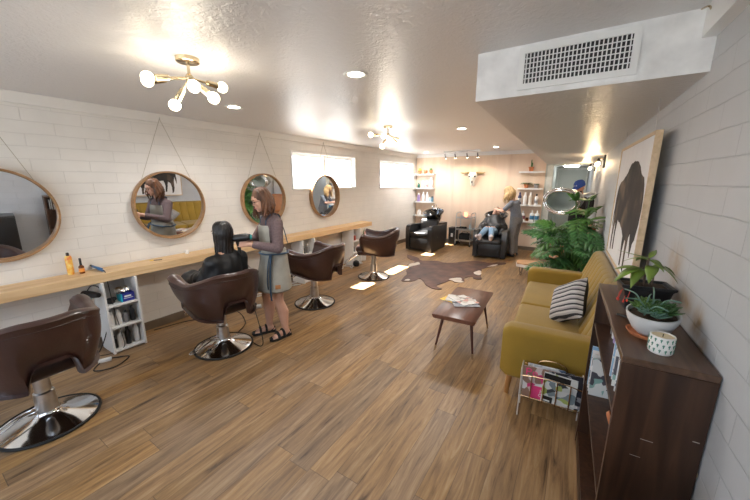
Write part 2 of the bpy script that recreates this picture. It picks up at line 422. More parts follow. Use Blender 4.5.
# hall opening casing, hall walls, ceiling
b = newbm(); bx(b, 3.37, 3.49, YB - .025, YB, 0, 2.06, .004); bx(b, 3.475, 3.49, YB, YB + .12, 0, 2.06); bx(b, 3.49, 4.27, YB - .025, YB, 2.058, 2.074, .002); struct(link('trim_4', b, mat('sage_casing', (.60, .63, .60), .4), smooth=False))
b = newbm(); bx(b, 3.37, 3.47, YB + .12, YH, 0, CZ); struct(link('wall_hall_left', b, m_sage, smooth=False))
b = newbm(); bx(b, 3.30, 4.35, YH, YH + .1, 0, CZ); struct(link('wall_hall_end', b, m_sage, smooth=False))
b = newbm(); bx(b, 3.42, 4.28, YB + .12, YH, 2.08, 2.12); struct(link('ceiling_hall', b, m_plaster, smooth=False))
# soffit (dropped duct box)
b = newbm()
y0, y1 = 2.08, YB - .026
s = [(3.48, y0, 2.17), (wr(y0), y0, 2.17), (wr(y1), y1, 2.075), (3.36, y1, 2.075)]
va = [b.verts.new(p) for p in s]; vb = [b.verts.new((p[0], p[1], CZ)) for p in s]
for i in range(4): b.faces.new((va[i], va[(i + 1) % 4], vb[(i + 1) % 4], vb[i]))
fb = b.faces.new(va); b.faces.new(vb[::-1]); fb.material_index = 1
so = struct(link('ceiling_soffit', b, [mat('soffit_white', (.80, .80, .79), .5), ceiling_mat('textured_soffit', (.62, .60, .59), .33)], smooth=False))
# top corner board on the near right wall
b = newbm(); prism(b, [(wr(YF) - .05, YF), (wr(YF), YF), (wr(2.08), 2.08), (wr(2.08) - .05, 2.08)], 2.31, CZ); struct(link('trim_5', b, m_trimw, smooth=False))
b = newbm(); tube(b, cr([(4.43, 2.06, 2.42), (4.44, 2.0, 2.405), (4.46, 2.03, 2.40), (4.47, 1.96, 2.41), (4.49, 1.9, 2.40), (4.50, 1.86, 2.42)]), .004, 6)
tag(link('wire_scrap', b, m_brass), 'short bent brass wire poking out at the ceiling corner above the white duct box', 'wire')
# front wall with large shop windows behind the camera
b = newbm(); X1 = wr(YF)
bx(b, -.0, X1, YF - .15, YF, 0, .80); bx(b, 0, X1, YF - .15, YF, 2.05, CZ)
for x0, x1 in ((0, .45), (2.05, 2.45), (4.05, X1)): bx(b, x0, x1, YF - .15, YF, .80, 2.05)
struct(link('wall_front', b, m_plaster, smooth=False))
for i, (x0, x1) in enumerate(((.45, 2.05), (2.45, 4.05))):
    b = newbm()
    for a in ((x0, x0 + .05, .80, 2.05), (x1 - .05, x1, .80, 2.05), (x0 + .05, x1 - .05, .80, .85), (x0 + .05, x1 - .05, 2.0, 2.05)):
        bx(b, a[0], a[1], YF - .11, YF - .04, a[2], a[3])
    w = struct(link('window_%d' % (3 + i), b, m_trimw, smooth=False))
    b = newbm(); bx(b, x0 + .05, x1 - .05, YF - .078, YF - .072, .85, 2.0); g = link('pane', b, m_glass, w, smooth=False)
# side windows
for i, (a, c, z0, z1) in enumerate((W1, W2)):
    b = newbm(); t = .032
    bx(b, -.13, -.06, a, a + t, z0, z1); bx(b, -.13, -.06, c - t, c, z0, z1); bx(b, -.13, -.06, a + t, c - t, z0, z0 + t); bx(b, -.13, -.06, a + t, c - t, z1 - t, z1)
    bx(b, -.12, -.055, (a + c) / 2 - .03, (a + c) / 2 + .03, z0 + t, z1 - t)
    w = struct(link('window_%d' % (i + 1), b, m_trimw, smooth=False))
    b = newbm(); mid = (a + c) / 2
    for q0, q1, xx in ((a + t, mid, -.105), (mid, c - t, -.085)):
        bx(b, xx - .005, xx + .012, q0, q0 + .022, z0 + t, z1 - t); bx(b, xx - .005, xx + .012, q1 - .022, q1, z0 + t, z1 - t)
        bx(b, xx - .005, xx + .012, q0 + .022, q1 - .022, z0 + t, z0 + t + .02); bx(b, xx - .005, xx + .012, q0 + .022, q1 - .022, z1 - t - .02, z1 - t)
    link('sash', b, mat('pale_grey_sash', (.60, .60, .60), .4), w, smooth=False)
    b = newbm(); bx(b, -.098, -.094, a + t, mid, z0 + t, z1 - t); link('pane', b, m_glass, w, smooth=False)
    b = newbm(); bx(b, -.082, -.078, mid, c - t, z0 + t, z1 - t); link('pane', b, m_glass, w, smooth=False)
    b = newbm(); bx(b, -.06, .012, a - .02, a + .006, z0 - .02, z1 + .02); bx(b, -.06, .012, c - .006, c + .02, z0 - .02, z1 + .02); bx(b, -.06, .012, a + .006, c - .006, z1 - .006, z1 + .02); bx(b, -.06, .014, a + .006, c - .006, z0 - .025, z0 + .006)
    link('window_frame', b, m_trimw, w, smooth=False)
# hall door
b = newbm(); bx(b, 3.50, 4.16, YH - .04, YH, 0, 2.0, .003); d = struct(link('door_1', b, m_sage, smooth=False))
b = newbm()
for z0, z1 in ((.15, .85), (1.0, 1.85)):
    for x0, x1 in ((3.57, 4.09),):
        bx(b, x0, x1, YH - .052, YH - .041, z0, z1, .004)
link('door_panel', b, m_sage, d, smooth=False)
b = newbm(); ell(b, (3.56, YH - .085, .98), (.028, .028, .028)); tube(b, [(3.56, YH - .04, .98), (3.56, YH - .085, .98)], .012); link('door_knob', b, m_brushed, d)
b = newbm(); bx(b, 3.44, 3.50, YH - .055, YH, 0, 2.05, .003); bx(b, 4.16, 4.20, YH - .055, YH, 0, 2.05, .003); bx(b, 3.50, 4.16, YH - .055, YH, 2.0, 2.06, .003); struct(link('trim_6', b, mat('sage_casing', (.60, .63, .60), .4), smooth=False))
# exterior: ground and a pale neighbouring building seen through the high windows
b = newbm(); bx(b, -30, -.3, -15, 25, -.3, -.13); struct(link('ground', b, mat('pale_gravel', (.45, .43, .40), .9), smooth=False))
t = thing('neighbouring_building', 'pale pink stucco building outside the high side windows', 'building', (-8.5, 4, -.13))
b = newbm(); bx(b, -3, 0, -9, 2.4, 0, 3.3); link('stucco_wall', b, mat('pale_pink_stucco', (.80, .66, .60), .9), t, smooth=False)
b = newbm(); bx(b, -3.2, .2, -9.2, 2.6, 3.3, 3.5); link('roof', b, m_trimw, t, smooth=False)

# ---------------------------------------------------------------- duct grille
t = thing('duct_grille', 'white return air grille on the front face of the ceiling duct box', 'vent', (3.975, 2.08, 2.305))
b = newbm(); hw, hh = .235, .088
for a in ((-hw - .03, hw + .03, hh - .012, hh + .018), (-hw - .03, hw + .03, -hh - .018, -hh + .012), (-hw - .03, -hw, -hh + .012, hh - .012), (hw, hw + .03, -hh + .012, hh - .012)):
    bx(b, a[0], a[1], -.012, 0, a[2], a[3])
link('frame', b, m_trimw, t, smooth=False)
b = newbm(); bx(b, -hw, hw, -.002, -.0005, -hh + .012, hh - .012); link('backing', b, m_black, t, smooth=False)
b = newbm()
for i in range(26): x = -hw + (i + .5) * 2 * hw / 26; bx(b, x - .0028, x + .0028, -.011, -.003, -hh + .012, hh - .012)
link('louvre_blades', b, m_trimw, t, smooth=False)
b = newbm()
for i in range(5): z = -hh + .012 + (i + 1) * (2 * hh - .024) / 6; bx(b, -hw, hw, -.008, -.003, z - .002, z + .002)
link('cross_blades', b, m_trimw, t, smooth=False)

# ---------------------------------------------------------------- counter along the left wall
b = newbm(); bx(b, .0165, .30, -1.2, 5.82, .745, .83, .004, 2); tag(link('wall_counter', b, m_pine, smooth=False), 'long pale pine beam counter running along the cream block wall under the mirrors', 'counter')

# ---------------------------------------------------------------- round mirrors
def mirror(y, label, first=None):
    zc, r = 1.42, .39
    if first: return dup(first, (0, y, zc), 0, label)
    t = thing('round_mirror', label, 'mirror', (0, y, zc), 0, 'round wall mirrors')
    M = Matrix.Rotation(PI / 2, 4, 'Y')
    b = newbm(); lathe(b, [(r - .002, .002), (r, .006), (r, .075), (r - .003, .08), (r - .016, .08), (r - .018, .075), (r - .018, .02), (r - .03, .018), (r - .03, .002)], 72, M)
    link('mirror_frame', b, m_mfrm, t)
    b = newbm(); lathe(b, [(0, .022), (r - .019, .022), (r - .019, .026), (0, .026)], 72, M); link('mirror_glass', b, m_mirror, t, smooth=False)
    b = newbm(); tube(b, [(.04, -.27, .285), (.034, 0, .955)], .0022, 6); tube(b, [(.04, .27, .285), (.034, 0, .955)], .0022, 6); link('hanging_cord', b, mat('jute_cord', (.40, .36, .28), .9), t)
    b = newbm(); tube(b, [(.0282, 0, .955), (.042, 0, .955), (.042, 0, .97)], .004, 8); link('wall_hook', b, m_brushed, t)
    return t
def tilt_glass(t):
    for c in t.children:
        if c.name.startswith('mirror_glass'): c.rotation_euler = (0, R(2.2), R(-2.6))
    return t
m1 = mirror(1.89, 'round wooden framed mirror behind the seated client, reflecting the bison painting')
mA = mirror(.53, 'nearest round mirror, cut by the left edge, above the spray can', m1)
mB = mirror(3.22, 'round wooden framed mirror behind the standing auburn haired stylist', m1)
mirror(4.61, 'farthest round mirror, hung partly over the window', m1)
tilt_glass(m1); tilt_glass(mA); tilt_glass(mB)

# ---------------------------------------------------------------- salon chairs
def u_path(s, w=.282, fl=.29, rl=.32):
    """arc from left arm front, round the rear, to the right arm front; returns point, outward normal"""
    arc = PI * w; L = arc / 2 + fl; d = s * L
    if abs(d) <= arc / 2:
        a = d / w; return V((-rl * math.cos(a), w * math.sin(a), 0)), V((-math.cos(a), math.sin(a), 0)).normalized()
    sg = 1 if d > 0 else -1; e = abs(d) - arc / 2
    return V((e, sg * w * (1 - .06 * e / fl), 0)), V((0, sg, 0))
def sstep(a, b_, x):
    x = max(0, min(1, (x - a) / (b_ - a))); return x * x * (3 - 2 * x)
def salon_chair(label):
    t = thing('salon_chair', label, 'chair', (0, 0, 0), 0, 'brown leather salon chairs')
    b = newbm(); lathe(b, [(.10, 0), (.262, 0), (.272, .008), (.268, .018), (.20, .040), (.12, .062), (.075, .082), (.062, .095), (.058, .12), (.05, .12)], 64); link('pedestal_base', b, m_chrome, t)
    b = newbm(); tube(b, [(.276 * math.cos(2 * PI * i / 64), .276 * math.sin(2 * PI * i / 64), .011) for i in range(64)], .0105, 8, True); link('rubber_ring', b, m_rubber, t)
    b = newbm(); lathe(b, [(.062, .08), (.056, .24), (.045, .25), (.045, .42), (.07, .422), (.07, .44)], 32); link('hydraulic_column', b, m_brushed, t)
    b = newbm(); tube(b, cr([(.03, .05, .13), (.03, .14, .12), (.02, .26, .075), (.0, .33, .06), (-.03, .33, .06), (-.03, .26, .075), (-.02, .14, .12), (-.02, .05, .13)], 5), .006, 8); link('pump_lever', b, m_chrome, t)
    # seat pan and cushion
    b = newbm(); box(b, (.0, 0, .485), (.54, .46, .095), .035, None, 4); link('seat_pan', b, m_seatl, t)
    b = newbm(); box(b, (.02, 0, .545), (.55, .45, .10), .04, None, 5); link('seat_cushion', b, m_leather, t)
    # wrap-round shell
    b = newbm(); rings = []; M_ = 110; K = 9
    for i in range(M_ + 1):
        s = -1 + 2 * i / M_
        p, n = u_path(s); a = abs(s); p = p - V((.075, 0, 0))
        top = .745 + .105 * (1 - sstep(.12, .60, a)) + .025 * sstep(.72, .95, a); bot = .44 + .06 * sstep(.35, .95, a)
        if a < .185: bot = max(bot, .44 + .165 * max(0, 1 - (a / .18) ** 6))
        th = .037 + .020 * sstep(.5, .9, a)
        endf = sstep(0, .075, 1 - a)              # round the arm fronts
        mid = (top + bot) / 2 + .03
        if a > .80: bot += .07 * sstep(.90, 1., a)
        top = mid + (top - mid) * (.72 + .28 * endf); bot = mid + (bot - mid) * (.80 + .20 * endf); th *= (.15 + .85 * math.sqrt(endf))
        curl = .035 + .03 * sstep(.55, .95, a); th += .0
        ring = []
        for k in range(K + 1):
            u = k / K; ring.append(p + n * (th * .8 - .035 * (1 - u) ** 2 + curl * u ** 1.4 + .016 * math.sin(PI * u)) + V((0, 0, bot + (top - bot) * u)))
        for k in range(1, 6):
            a2 = PI * k / 6; ring.append(p + n * (curl + (th * 1.15) * math.cos(a2)) + V((0, 0, top + th * 1.15 * math.sin(a2))))
        for k in range(K + 1):
            u = 1 - k / K; ring.append(p + n * (-th + curl * u ** 1.6) + V((0, 0, bot + (top - bot) * u)))
        for k in range(1, 4):
            a2 = PI * k / 4; ring.append(p + n * (-th * .1 - th * .9 * math.cos(a2)) + V((0, 0, bot - th * .45 * math.sin(a2))))
        rings.append(ring)
    ring_loft(b, rings); sh = link('tub_back', b, m_leather, t)
    # piping that follows the rolled edge
    b = newbm(); tube(b, [r_[K] + V((0, 0, -.02)) for r_ in rings[4:-4]], .0035, 6); link('piping', b, m_seatl, sh)
    # chrome footrest
    b = newbm(); tube(b, cr([(.16, .15, .445), (.30, .16, .42), (.42, .17, .33), (.50, .17, .27), (.52, .14, .26), (.52, 0, .26), (.52, -.14, .26), (.50, -.17, .27), (.42, -.17, .33), (.30, -.16, .42), (.16, -.15, .445)], 5), .011, 10)
    link('footrest', b, m_chrome, t)
    return t
ch = salon_chair('nearest brown leather salon chair, empty, by the left edge of the photo')
ch.location = (1.02, .42, 0); ch.rotation_euler.z = PI + R(3)
dup(ch, (1.10, 1.73, 0), PI - R(8), 'brown leather salon chair occupied by the client in a black cape')
dup(ch, (1.06, 3.15, 0), PI + R(8), 'empty brown leather salon chair just right of the standing stylist')
dup(ch, (1.08, 4.67, 0), PI + R(28), 'farthest brown leather salon chair, empty, beyond the end of the counter')

# ---------------------------------------------------------------- shelf units under the counter
def shelf_unit(label):
    t = thing('shelf_unit', label, 'shelf', (0, 0, 0), 0, 'white shelf units under the counter')
    w, d, h = .29, .30, .744
    b = newbm(); bx(b, .02, d, -w / 2, -w / 2 + .018, 0, h, .001); link('side_panel', b, m_white, t, smooth=False)
    b = newbm(); bx(b, .02, d, w / 2 - .018, w / 2, 0, h, .001); link('side_panel', b, m_white, t, smooth=False)
    b = newbm(); bx(b, .018, .026, -w / 2 + .018, w / 2 - .018, 0, h); link('back_panel', b, m_white, t, smooth=False)
    for z in (.03, .27, .50):
        b = newbm(); bx(b, .026, d - .002, -w / 2 + .018, w / 2 - .018, z - .018, z, .001); link('shelf', b, m_white, t, smooth=False)
    return t
su = shelf_unit('white open shelf unit between the two nearest salon chairs'); su.location = (.03, 1.185, 0)
dup(su, (.03, 3.83, 0), 0, 'white open shelf unit behind the chair right of the standing stylist')
dup(su, (.03, 5.22, 0), 0, 'farthest white open shelf unit, below the end of the pine counter')

# generic bottles
def bottle(name, label, loc, r, h, m, capm, neck=.4, kind='bottle', group=None, cap_h=.2, labelm=None, seg=20, sq=1.):
    t = thing(name, label, kind, loc, random.uniform(-.5, .5), group)
    bh = h * (1 - cap_h); sh = bh * .86
    b = newbm(); lathe(b, [(r * .9, 0), (r, .003), (r, sh * .95), (r * .9, sh), (r * neck, bh), (0, bh)], seg, None, 1, sq); link('bottle_body', b, m, t)
    b = newbm(); lathe(b, [(0, bh), (r * neck * 1.05, bh), (r * neck * 1.05, h * .97), (r * neck * .8, h), (0, h)], seg, None, 1, sq); link('cap', b, capm, t)
    if labelm: b = newbm(); lathe(b, [(r + .0004, sh * .25), (r + .0012, sh * .26), (r + .0012, sh * .74), (r + .0004, sh * .75)], seg, None, 1, sq); link('label_band', b, labelm, t)
    return t
def col(n, c, r=.4, **k): return mat(n, c, r, **k)
WHT = col('bottle_white', (.82, .82, .82)); BLK = m_black; TEAL = col('teal_plastic', (.02, .35, .36)); PUR = col('purple_plastic', (.38, .28, .55)); ORG = col('orange_print', (.85, .33, .06)); YEL = col('yellow_print', (.90, .62, .08))
NAV = col('navy_plastic', (.03, .04, .12)); AMB = col('amber_glass', (.16, .05, .015), .15); PNK = col('pink_plastic', (.70, .42, .42)); LBL = col('bottle_pale_blue', (.55, .72, .80)); SIL = m_brushed; GRY = col('grey_plastic', (.25, .25, .26))
# on the counter
t = thing('spray_can', 'tall orange and yellow printed spray can on the pine counter', 'spray can', (.075, .905, .83))
b = newbm(); lathe(b, [(.024, 0), (.026, .004), (.026, .165), (.020, .182), (0, .182)], 24); link('can_body', b, blotchy('orange_yellow_print', [(.85, .20, .06), (.92, .55, .10), (.95, .78, .35)], 28, .35), t)
b = newbm(); lathe(b, [(0, .182), (.012, .182), (.012, .205), (.008, .212), (0, .212)], 16); link('nozzle', b, BLK, t)
bottle('dropper_bottle', 'amber bottle with black dropper beside the orange spray can', (.115, .975, .83), .021, .15, AMB, BLK, .42, cap_h=.45, labelm=ORG)
t = thing('hair_straightener', 'blue and black hair straightener lying on the pine counter with its cord hanging down', 'hair straightener', (.155, 1.10, .8345), R(5))
b = newbm(); tube(b, [(-.13, .005, .018), (-.02, .0, .012), (.0, 0, .012), (.09, -.01, .012)], [.009, .012, .013, .010], 10); tube(b, [(-.13, -.012, .030), (-.02, -.004, .024), (.04, 0, .02)], [.008, .011, .010], 10); link('handles', b, col('blue_plastic', (.03, .16, .38)), t)
b = newbm(); tube(b, [(-.15, .005, .024), (-.12, .005, .02)], .0095, 8); tube(b, [(-.15, -.012, .036), (-.12, -.012, .031)], .009, 8); link('heating_plates', b, BLK, t)
b = newbm(); tube(b, cr([(.09, -.01, .012), (.115, -.01, .01), (.125, -.01, -.03), (.13, -.005, -.2), (.125, .01, -.45), (.13, .03, -.66), (.15, .02, -.80), (.12, -.1, -.828), (.0, -.22, -.828)]), .004, 6); link('power_cord', b, m_cable_b, t)
t = thing('comb', 'small yellow and black comb lying on the pine counter near the seated client', 'comb', (.15, 1.60, .8305), R(60))
b = newbm(); bx(b, -.02, .06, -.008, .008, 0, .006, .001); link('comb_body', b, BLK, t)
b = newbm(); bx(b, -.055, -.022, -.009, .009, 0, .008, .001); link('handle', b, YEL, t)
bottle('small_jar', 'small white jar on the pine counter beside the seated client', (.10, 1.97, .83), .022, .045, WHT, WHT, .9, kind='jar')
# hanging hair dryer under counter
t = thing('hair_dryer', 'teal and black hair dryer hanging under the pine counter behind the nearest chair', 'hair dryer', (.25, .95, .60), R(20))
b = newbm(); tube(b, [(0, 0, -.10), (0, 0, -.03), (0, 0, .02)], [.018, .02, .024], 12); link('handle', b, TEAL, t)
b = newbm(); tube(b, [(-.05, 0, .05), (0, 0, .05), (.08, 0, .05), (.13, 0, .05)], [.032, .036, .03, .022], 14); link('barrel', b, BLK, t)
b = newbm(); tube(b, cr([(0, 0, .085), (.02, .03, .125), (.03, .09, .08), (.03, .13, -.1), (.0, .11, -.35), (-.02, .02, -.55), (0, -.1, -.592)]), .005, 6); link('power_cord', b, m_cable_b, t)
# contents of the first unit
def unit_items(y, full=True):
    pass
U = (.03, 1.185)
t = thing('foil_box', 'blue and turquoise box of foil sheets on the upper shelf of the nearest white unit', 'box', (.24, 1.24, .50))
b = newbm(); bx(b, -.055, .055, -.045, .058, 0, .085, .002); link('carton', b, col('royal_blue_card', (.02, .03, .28)), t, smooth=False)
b = newbm(); bx(b, -.056, .0555, -.058, -.045, 0, .083, .002); link('end_panel', b, col('turquoise_card', (.02, .40, .55)), t, smooth=False)
b = newbm(); bx(b, .0552, .0558, -.035, .045, .030, .036); bx(b, .0552, .0558, -.03, .03, .045, .062); link('printed_lettering', b, WHT, t, smooth=False)
b = newbm()
for i in range(7): ell(b, (random.uniform(-.03, .03), random.uniform(-.05, .05), .0), (.035, .035, .022), Euler((random.random(), random.random(), 0)).to_matrix(), 8)
for v in b.verts: v.co += noise.noise_vector(v.co * 40) * .012
o = link('foil_sheets', b, mat('crumpled_foil', (.7, .7, .68), .25, 1.), smooth=False); o.location = (.235, 1.235, .612); tag(o, 'crumpled silver foil sheets piled on the blue box in the nearest white unit', 'foil')
o = newbm(); ell(o, (0, 0, .025), (.055, .04, .03)); ell(o, (.02, .02, .045), (.03, .03, .02)); o = link('black_cloth', o, m_tee); o.location = (.22, 1.115, .497); tag(o, 'black cloth bundled on the upper shelf of the nearest white unit', 'cloth')
for k, (yy, r, h, m, c, z, lab) in enumerate(((1.09, .024, .15, WHT, WHT, .27, 'white bottle leftmost on the middle shelf of the nearest white unit'), (1.15, .026, .16, WHT, WHT, .27, 'wide white bottle second from left on the middle shelf of the nearest unit'),
        (1.21, .022, .13, GRY, BLK, .27, 'grey bottle third from left on the middle shelf of the nearest unit'), (1.27, .024, .16, BLK, BLK, .27, 'black bottle rightmost on the middle shelf of the nearest white unit'),
        (1.08, .022, .13, BLK, BLK, .03, 'short black bottle leftmost on the bottom shelf of the nearest unit'), (1.20, .024, .20, BLK, BLK, .03, 'tall black bottle in the middle of the bottom shelf of the nearest unit'),
        (1.275, .024, .215, WHT, SIL, .03, 'tall white can rightmost on the bottom shelf of the nearest white unit'))):
    bottle('product_bottle', lab, (.245, yy, z), r, h, m, c, .55, cap_h=.2, group='hair products in the nearest unit')
t = thing('lotion_jug', 'white pump bottle second from left on the bottom shelf of the nearest unit', 'bottle', (.26, 1.135, .03))
b = newbm(); lathe(b, [(.03, 0), (.031, .12), (.02, .14), (.012, .145), (.012, .16)], 20, None, .7, 1.); link('bottle_body', b, WHT, t)
b = newbm(); tube(b, [(0, 0, .15), (0, 0, .185), (.03, 0, .185)], .006, 8); link('pump', b, WHT, t)
# contents of farther units
for yy, z, m, c, h, lab in ((3.79, .50, BLK, BLK, .13, 'black round brush jar on the upper shelf behind the empty chair right of the stylist'), (3.88, .50, GRY, SIL, .15, 'grey can on the upper shelf behind the empty chair right of the stylist'),
        (3.80, .27, BLK, BLK, .16, 'black bottle on the middle shelf behind the empty chair right of the stylist'), (5.17, .50, AMB, BLK, .14, 'brown bottle on the upper shelf of the farthest white unit'), (5.25, .50, col('red_plastic', (.45, .08, .05)), WHT, .13, 'red bottle on the upper shelf of the farthest white unit'), (5.2, .27, BLK, BLK, .15, 'black bottle on the middle shelf of the farthest white unit')):
    bottle('product_bottle', lab, (.24, yy, z), .026, h, m, c, .5, group='hair products in the farther units')
# cables and power strips along the baseboard
def cable(name, pts, label, m, r=.005, cat='cable'):
    b = newbm(); tube(b, cr(pts, 7), r, 6); return tag(link(name, b, m), label, cat)
t = thing('power_strip', 'white power strip on the floor beside the nearest white unit', 'power strip', (.40, .94, 0), R(70))
b = newbm(); bx(b, -.05, .05, -.02, .02, 0, .03, .005); link('housing', b, m_cable_w, t)
cable('power_cable', [(.40, .90, .006), (.52, .82, .006), (.60, .95, .006), (.50, 1.1, .006), (.42, 1.03, .006), (.38, .98, .006)], 'black cable looping over the floor beside the nearest white unit', m_cable_b)
cable('extension_lead', [(.08, 1.5, .007), (.14, 1.8, .007), (.25, 2.05, .007), (.20, 2.3, .007), (.45, 2.35, .007), (.8, 2.2, .006), (.95, 2.0, .006)], 'black extension lead on the floor below the client and the stylist', m_cable_b)
cable('white_cable', [(.05, 2.55, .03), (.08, 2.8, .02), (.15, 3.1, .008), (.10, 3.4, .008), (.17, 3.66, .008)], 'white cable along the wall base behind the standing stylist', m_cable_w, .008)
cable('white_cable', [(.10, 2.5, .01), (.17, 2.85, .01), (.22, 3.1, .01), (.16, 3.35, .01), (.3, 3.62, .01)], 'white cable farther out on the floor behind the standing stylist', m_cable_w, .008)
cable('white_cable', [(.18, 4.70, .01), (.28, 4.78, .01), (.2, 4.9, .02), (.3, 4.98, .01), (.42, 4.9, .01), (.36, 5.02, .01), (.36, 5.35, .01)], 'tangled white cable on the floor below the farthest chair', m_cable_w, .009)
t = thing('adapter_plug', 'white socket block with black plug on the floor behind the stylist', 'power strip', (.50, 2.56, 0), R(60))
b = newbm(); bx(b, -.09, .09, -.025, .025, 0, .04, .006); link('housing', b, m_cable_w, t)
b = newbm(); bx(b, -.02, .03, -.02, .02, .041, .075, .005); link('plug', b, m_black, t)
t = thing('round_hand_dryer', 'black round hair dryer resting on the floor by the farthest white unit', 'hair dryer', (.38, 5.10, .0))
b = newbm(); lathe(b, [(.02, 0), (.06, .01), (.07, .05), (.055, .1), (.02, .12), (0, .12)], 20); link('body', b, BLK, t)
b = newbm(); tube(b, [(0, 0, .08), (.02, .05, .12), (.03, .08, .13)], .014, 8); link('handle', b, m_cable_w, t)

# leaf helpers
def leaf(bm, base, d, L, w, droop=.2, n=6, up=V((0, 0, 1)), fold=.15, mi=0, tip=1.):
    """pointed leaf blade starting at base, running along d"""
    d = V(d).normalized(); s = d.cross(up)
    if s.length < 1e-3: s = V((1, 0, 0))
    s.normalize(); nrm = s.cross(d).normalized(); prev = None
    for i in range(n + 1):
        u = i / n; ww = w * math.sin(PI * min(1, u ** .8 * .97 + .03)) if tip else w
        c = V(base) + d * L * u - up * droop * L * u * u
        a = bm.verts.new(c + s * ww + nrm * fold * ww); m_ = bm.verts.new(c); e = bm.verts.new(c - s * ww + nrm * fold * ww)
        if prev:
            for q in ((prev[0], prev[1], m_, a), (prev[1], prev[2], e, m_)):
                f = bm.faces.new(q); f.material_index = mi
        prev = (a, m_, e)
def thick(o, t=.0008): return modify(o, ('SOLIDIFY', dict(thickness=t, offset=0)))
# snake plant on the farthest unit end
t = thing('snake_plant', 'spiky snake plant in a white pot beside the farthest white unit', 'plant', (.20, 5.60, 0))
b = newbm(); lathe(b, [(.07, 0), (.09, .35), (.095, .40), (.08, .40), (.078, .37), (0, .37)], 24); link('pot', b, WHT, t)
b = newbm()
for i in range(11):
    a = random.uniform(0, 2 * PI); leaf(b, (.03 * math.cos(a), .03 * math.sin(a), .37), (math.cos(a) * .32, math.sin(a) * .32, 1), random.uniform(.22, .34), .02, .05, 6, V((math.cos(a), math.sin(a), .1)))
thick(link('leaves', b, m_leaf2, t), .002)

# ---------------------------------------------------------------- coffee table
t = thing('coffee_table', 'low reddish brown wooden coffee table with peg legs and magazines on top', 'table', (3.165, 3.25, 0), R(3))
b = newbm()
prof = [(-.205, .425), (-.215, .42), (-.20, .385), (.20, .385), (.215, .42), (.205, .425)]
rings = []
for y, k in ((-.47, .96), (-.462, 1.), (.462, 1.), (.47, .96)):
    rings.append([V((x * k, y, z)) for x, z in prof])
ring_loft(b, rings); bmesh.ops.bevel(b, geom=b.edges[:], offset=.003, segments=2, affect='EDGES'); link('tabletop', b, m_tablew, t)
for sx in (-1, 1):
    for sy in (-1, 1):
        b = newbm(); p0 = V((sx * .135, sy * .30, .385)); p1 = V((sx * .185, sy * .375, .055)); p2 = V((sx * .192, sy * .386, 0))
        tube(b, [p0, p1], [.016, .0095], 14); l = link('leg', b, wood('dark_red_leg', (.06, .015, .008), (.11, .03, .015), 'Z'), t)
        b = newbm(); tube(b, [p1, p2], [.0102, .008], 14); link('ferrule', b, m_brass, l)
# ---------------------------------------------------------------- magazines
def cover(name, cols, scale=14):
    """printed page: irregular flat patches of ink"""
    m, t, b = nt(name)
    tc = N(t, 'ShaderNodeTexCoord'); n = N(t, 'ShaderNodeTexNoise'); n.inputs['Scale'].default_value = scale * .8
    t.links.new(tc.outputs['Object'], n.inputs['Vector'])
    mx = N(t, 'ShaderNodeMix', data_type='RGBA'); mx.inputs['Factor'].default_value = .12; t.links.new(tc.outputs['Object'], mx.inputs['A']); t.links.new(n.outputs['Color'], mx.inputs['B'])
    v = N(t, 'ShaderNodeTexVoronoi'); v.inputs['Scale'].default_value = scale * 2.2; t.links.new(mx.outputs['Result'], v.inputs['Vector'])
    r = N(t, 'ShaderNodeValToRGB'); r.color_ramp.interpolation = 'CONSTANT'; e = r.color_ramp.elements; k = len(cols)
    e[0].position = 0; e[0].color = (*cols[0], 1); e[1].position = 1 / k; e[1].color = (*cols[1], 1)
    for i in range(2, k): x = e.new(i / k); x.color = (*cols[i], 1)
    t.links.new(v.outputs['Color'], r.inputs[0]); t.links.new(r.outputs[0], b.inputs['Base Color']); b.inputs['Roughness'].default_value = .35
    return m
def mag(label, loc, rz, w=.20, h=.265, th=.005, colr=None, cat='magazine', group=None, name='magazine', edge=None, texts=()):
    t = thing(name, label, cat, loc, rz, group)
    b = newbm(); bx(b, -w / 2, w / 2 - .002, -h / 2 + .001, h / 2 - .001, .0006, th - .0006); link('pages', b, edge or WHT, t, smooth=False)
    b = newbm(); bx(b, -w / 2, w / 2, -h / 2, h / 2, th - .0006, th); bx(b, -w / 2, w / 2, -h / 2, h / 2, 0, .0006); link('cover', b, colr, t, smooth=False)
    for s, sz, x, y, m in texts: text_part('cover_lettering', s, sz, Matrix.Translation((x, y, th + .0006)), m, t)
    return t
cv_y = cover('cover_yellow', [(.85, .50, .02), (.95, .65, .05), (.8, .8, .75)], 5)
cv_r = cover('cover_grey_red', [(.60, .15, .12), (.62, .62, .62), (.75, .72, .68), (.25, .2, .2)], 9)
cv_t = cover('cover_tan_photo', [(.30, .25, .22), (.62, .56, .50), (.80, .78, .75), (.65, .30, .25)], 9)
cv_g = cover('cover_dark_photo', [(.05, .06, .09), (.35, .38, .45), (.75, .75, .76)], 9)
Zt = .4255
mag('yellow bordered magazine at the bottom of the pile on the coffee table', (3.055, 3.24, Zt), R(75), colr=cv_y)
mag('dark photo magazine jutting out of the pile on the coffee table toward the sofa', (3.18, 3.20, Zt + .0055), R(120), colr=cv_g)
mag('red and grey magazine second from top on the coffee table', (3.09, 3.27, Zt + .011), R(98), colr=cv_r)
mag('tan toned magazine on top of the pile on the coffee table', (3.15, 3.245, Zt + .0165), R(55), colr=cv_t)

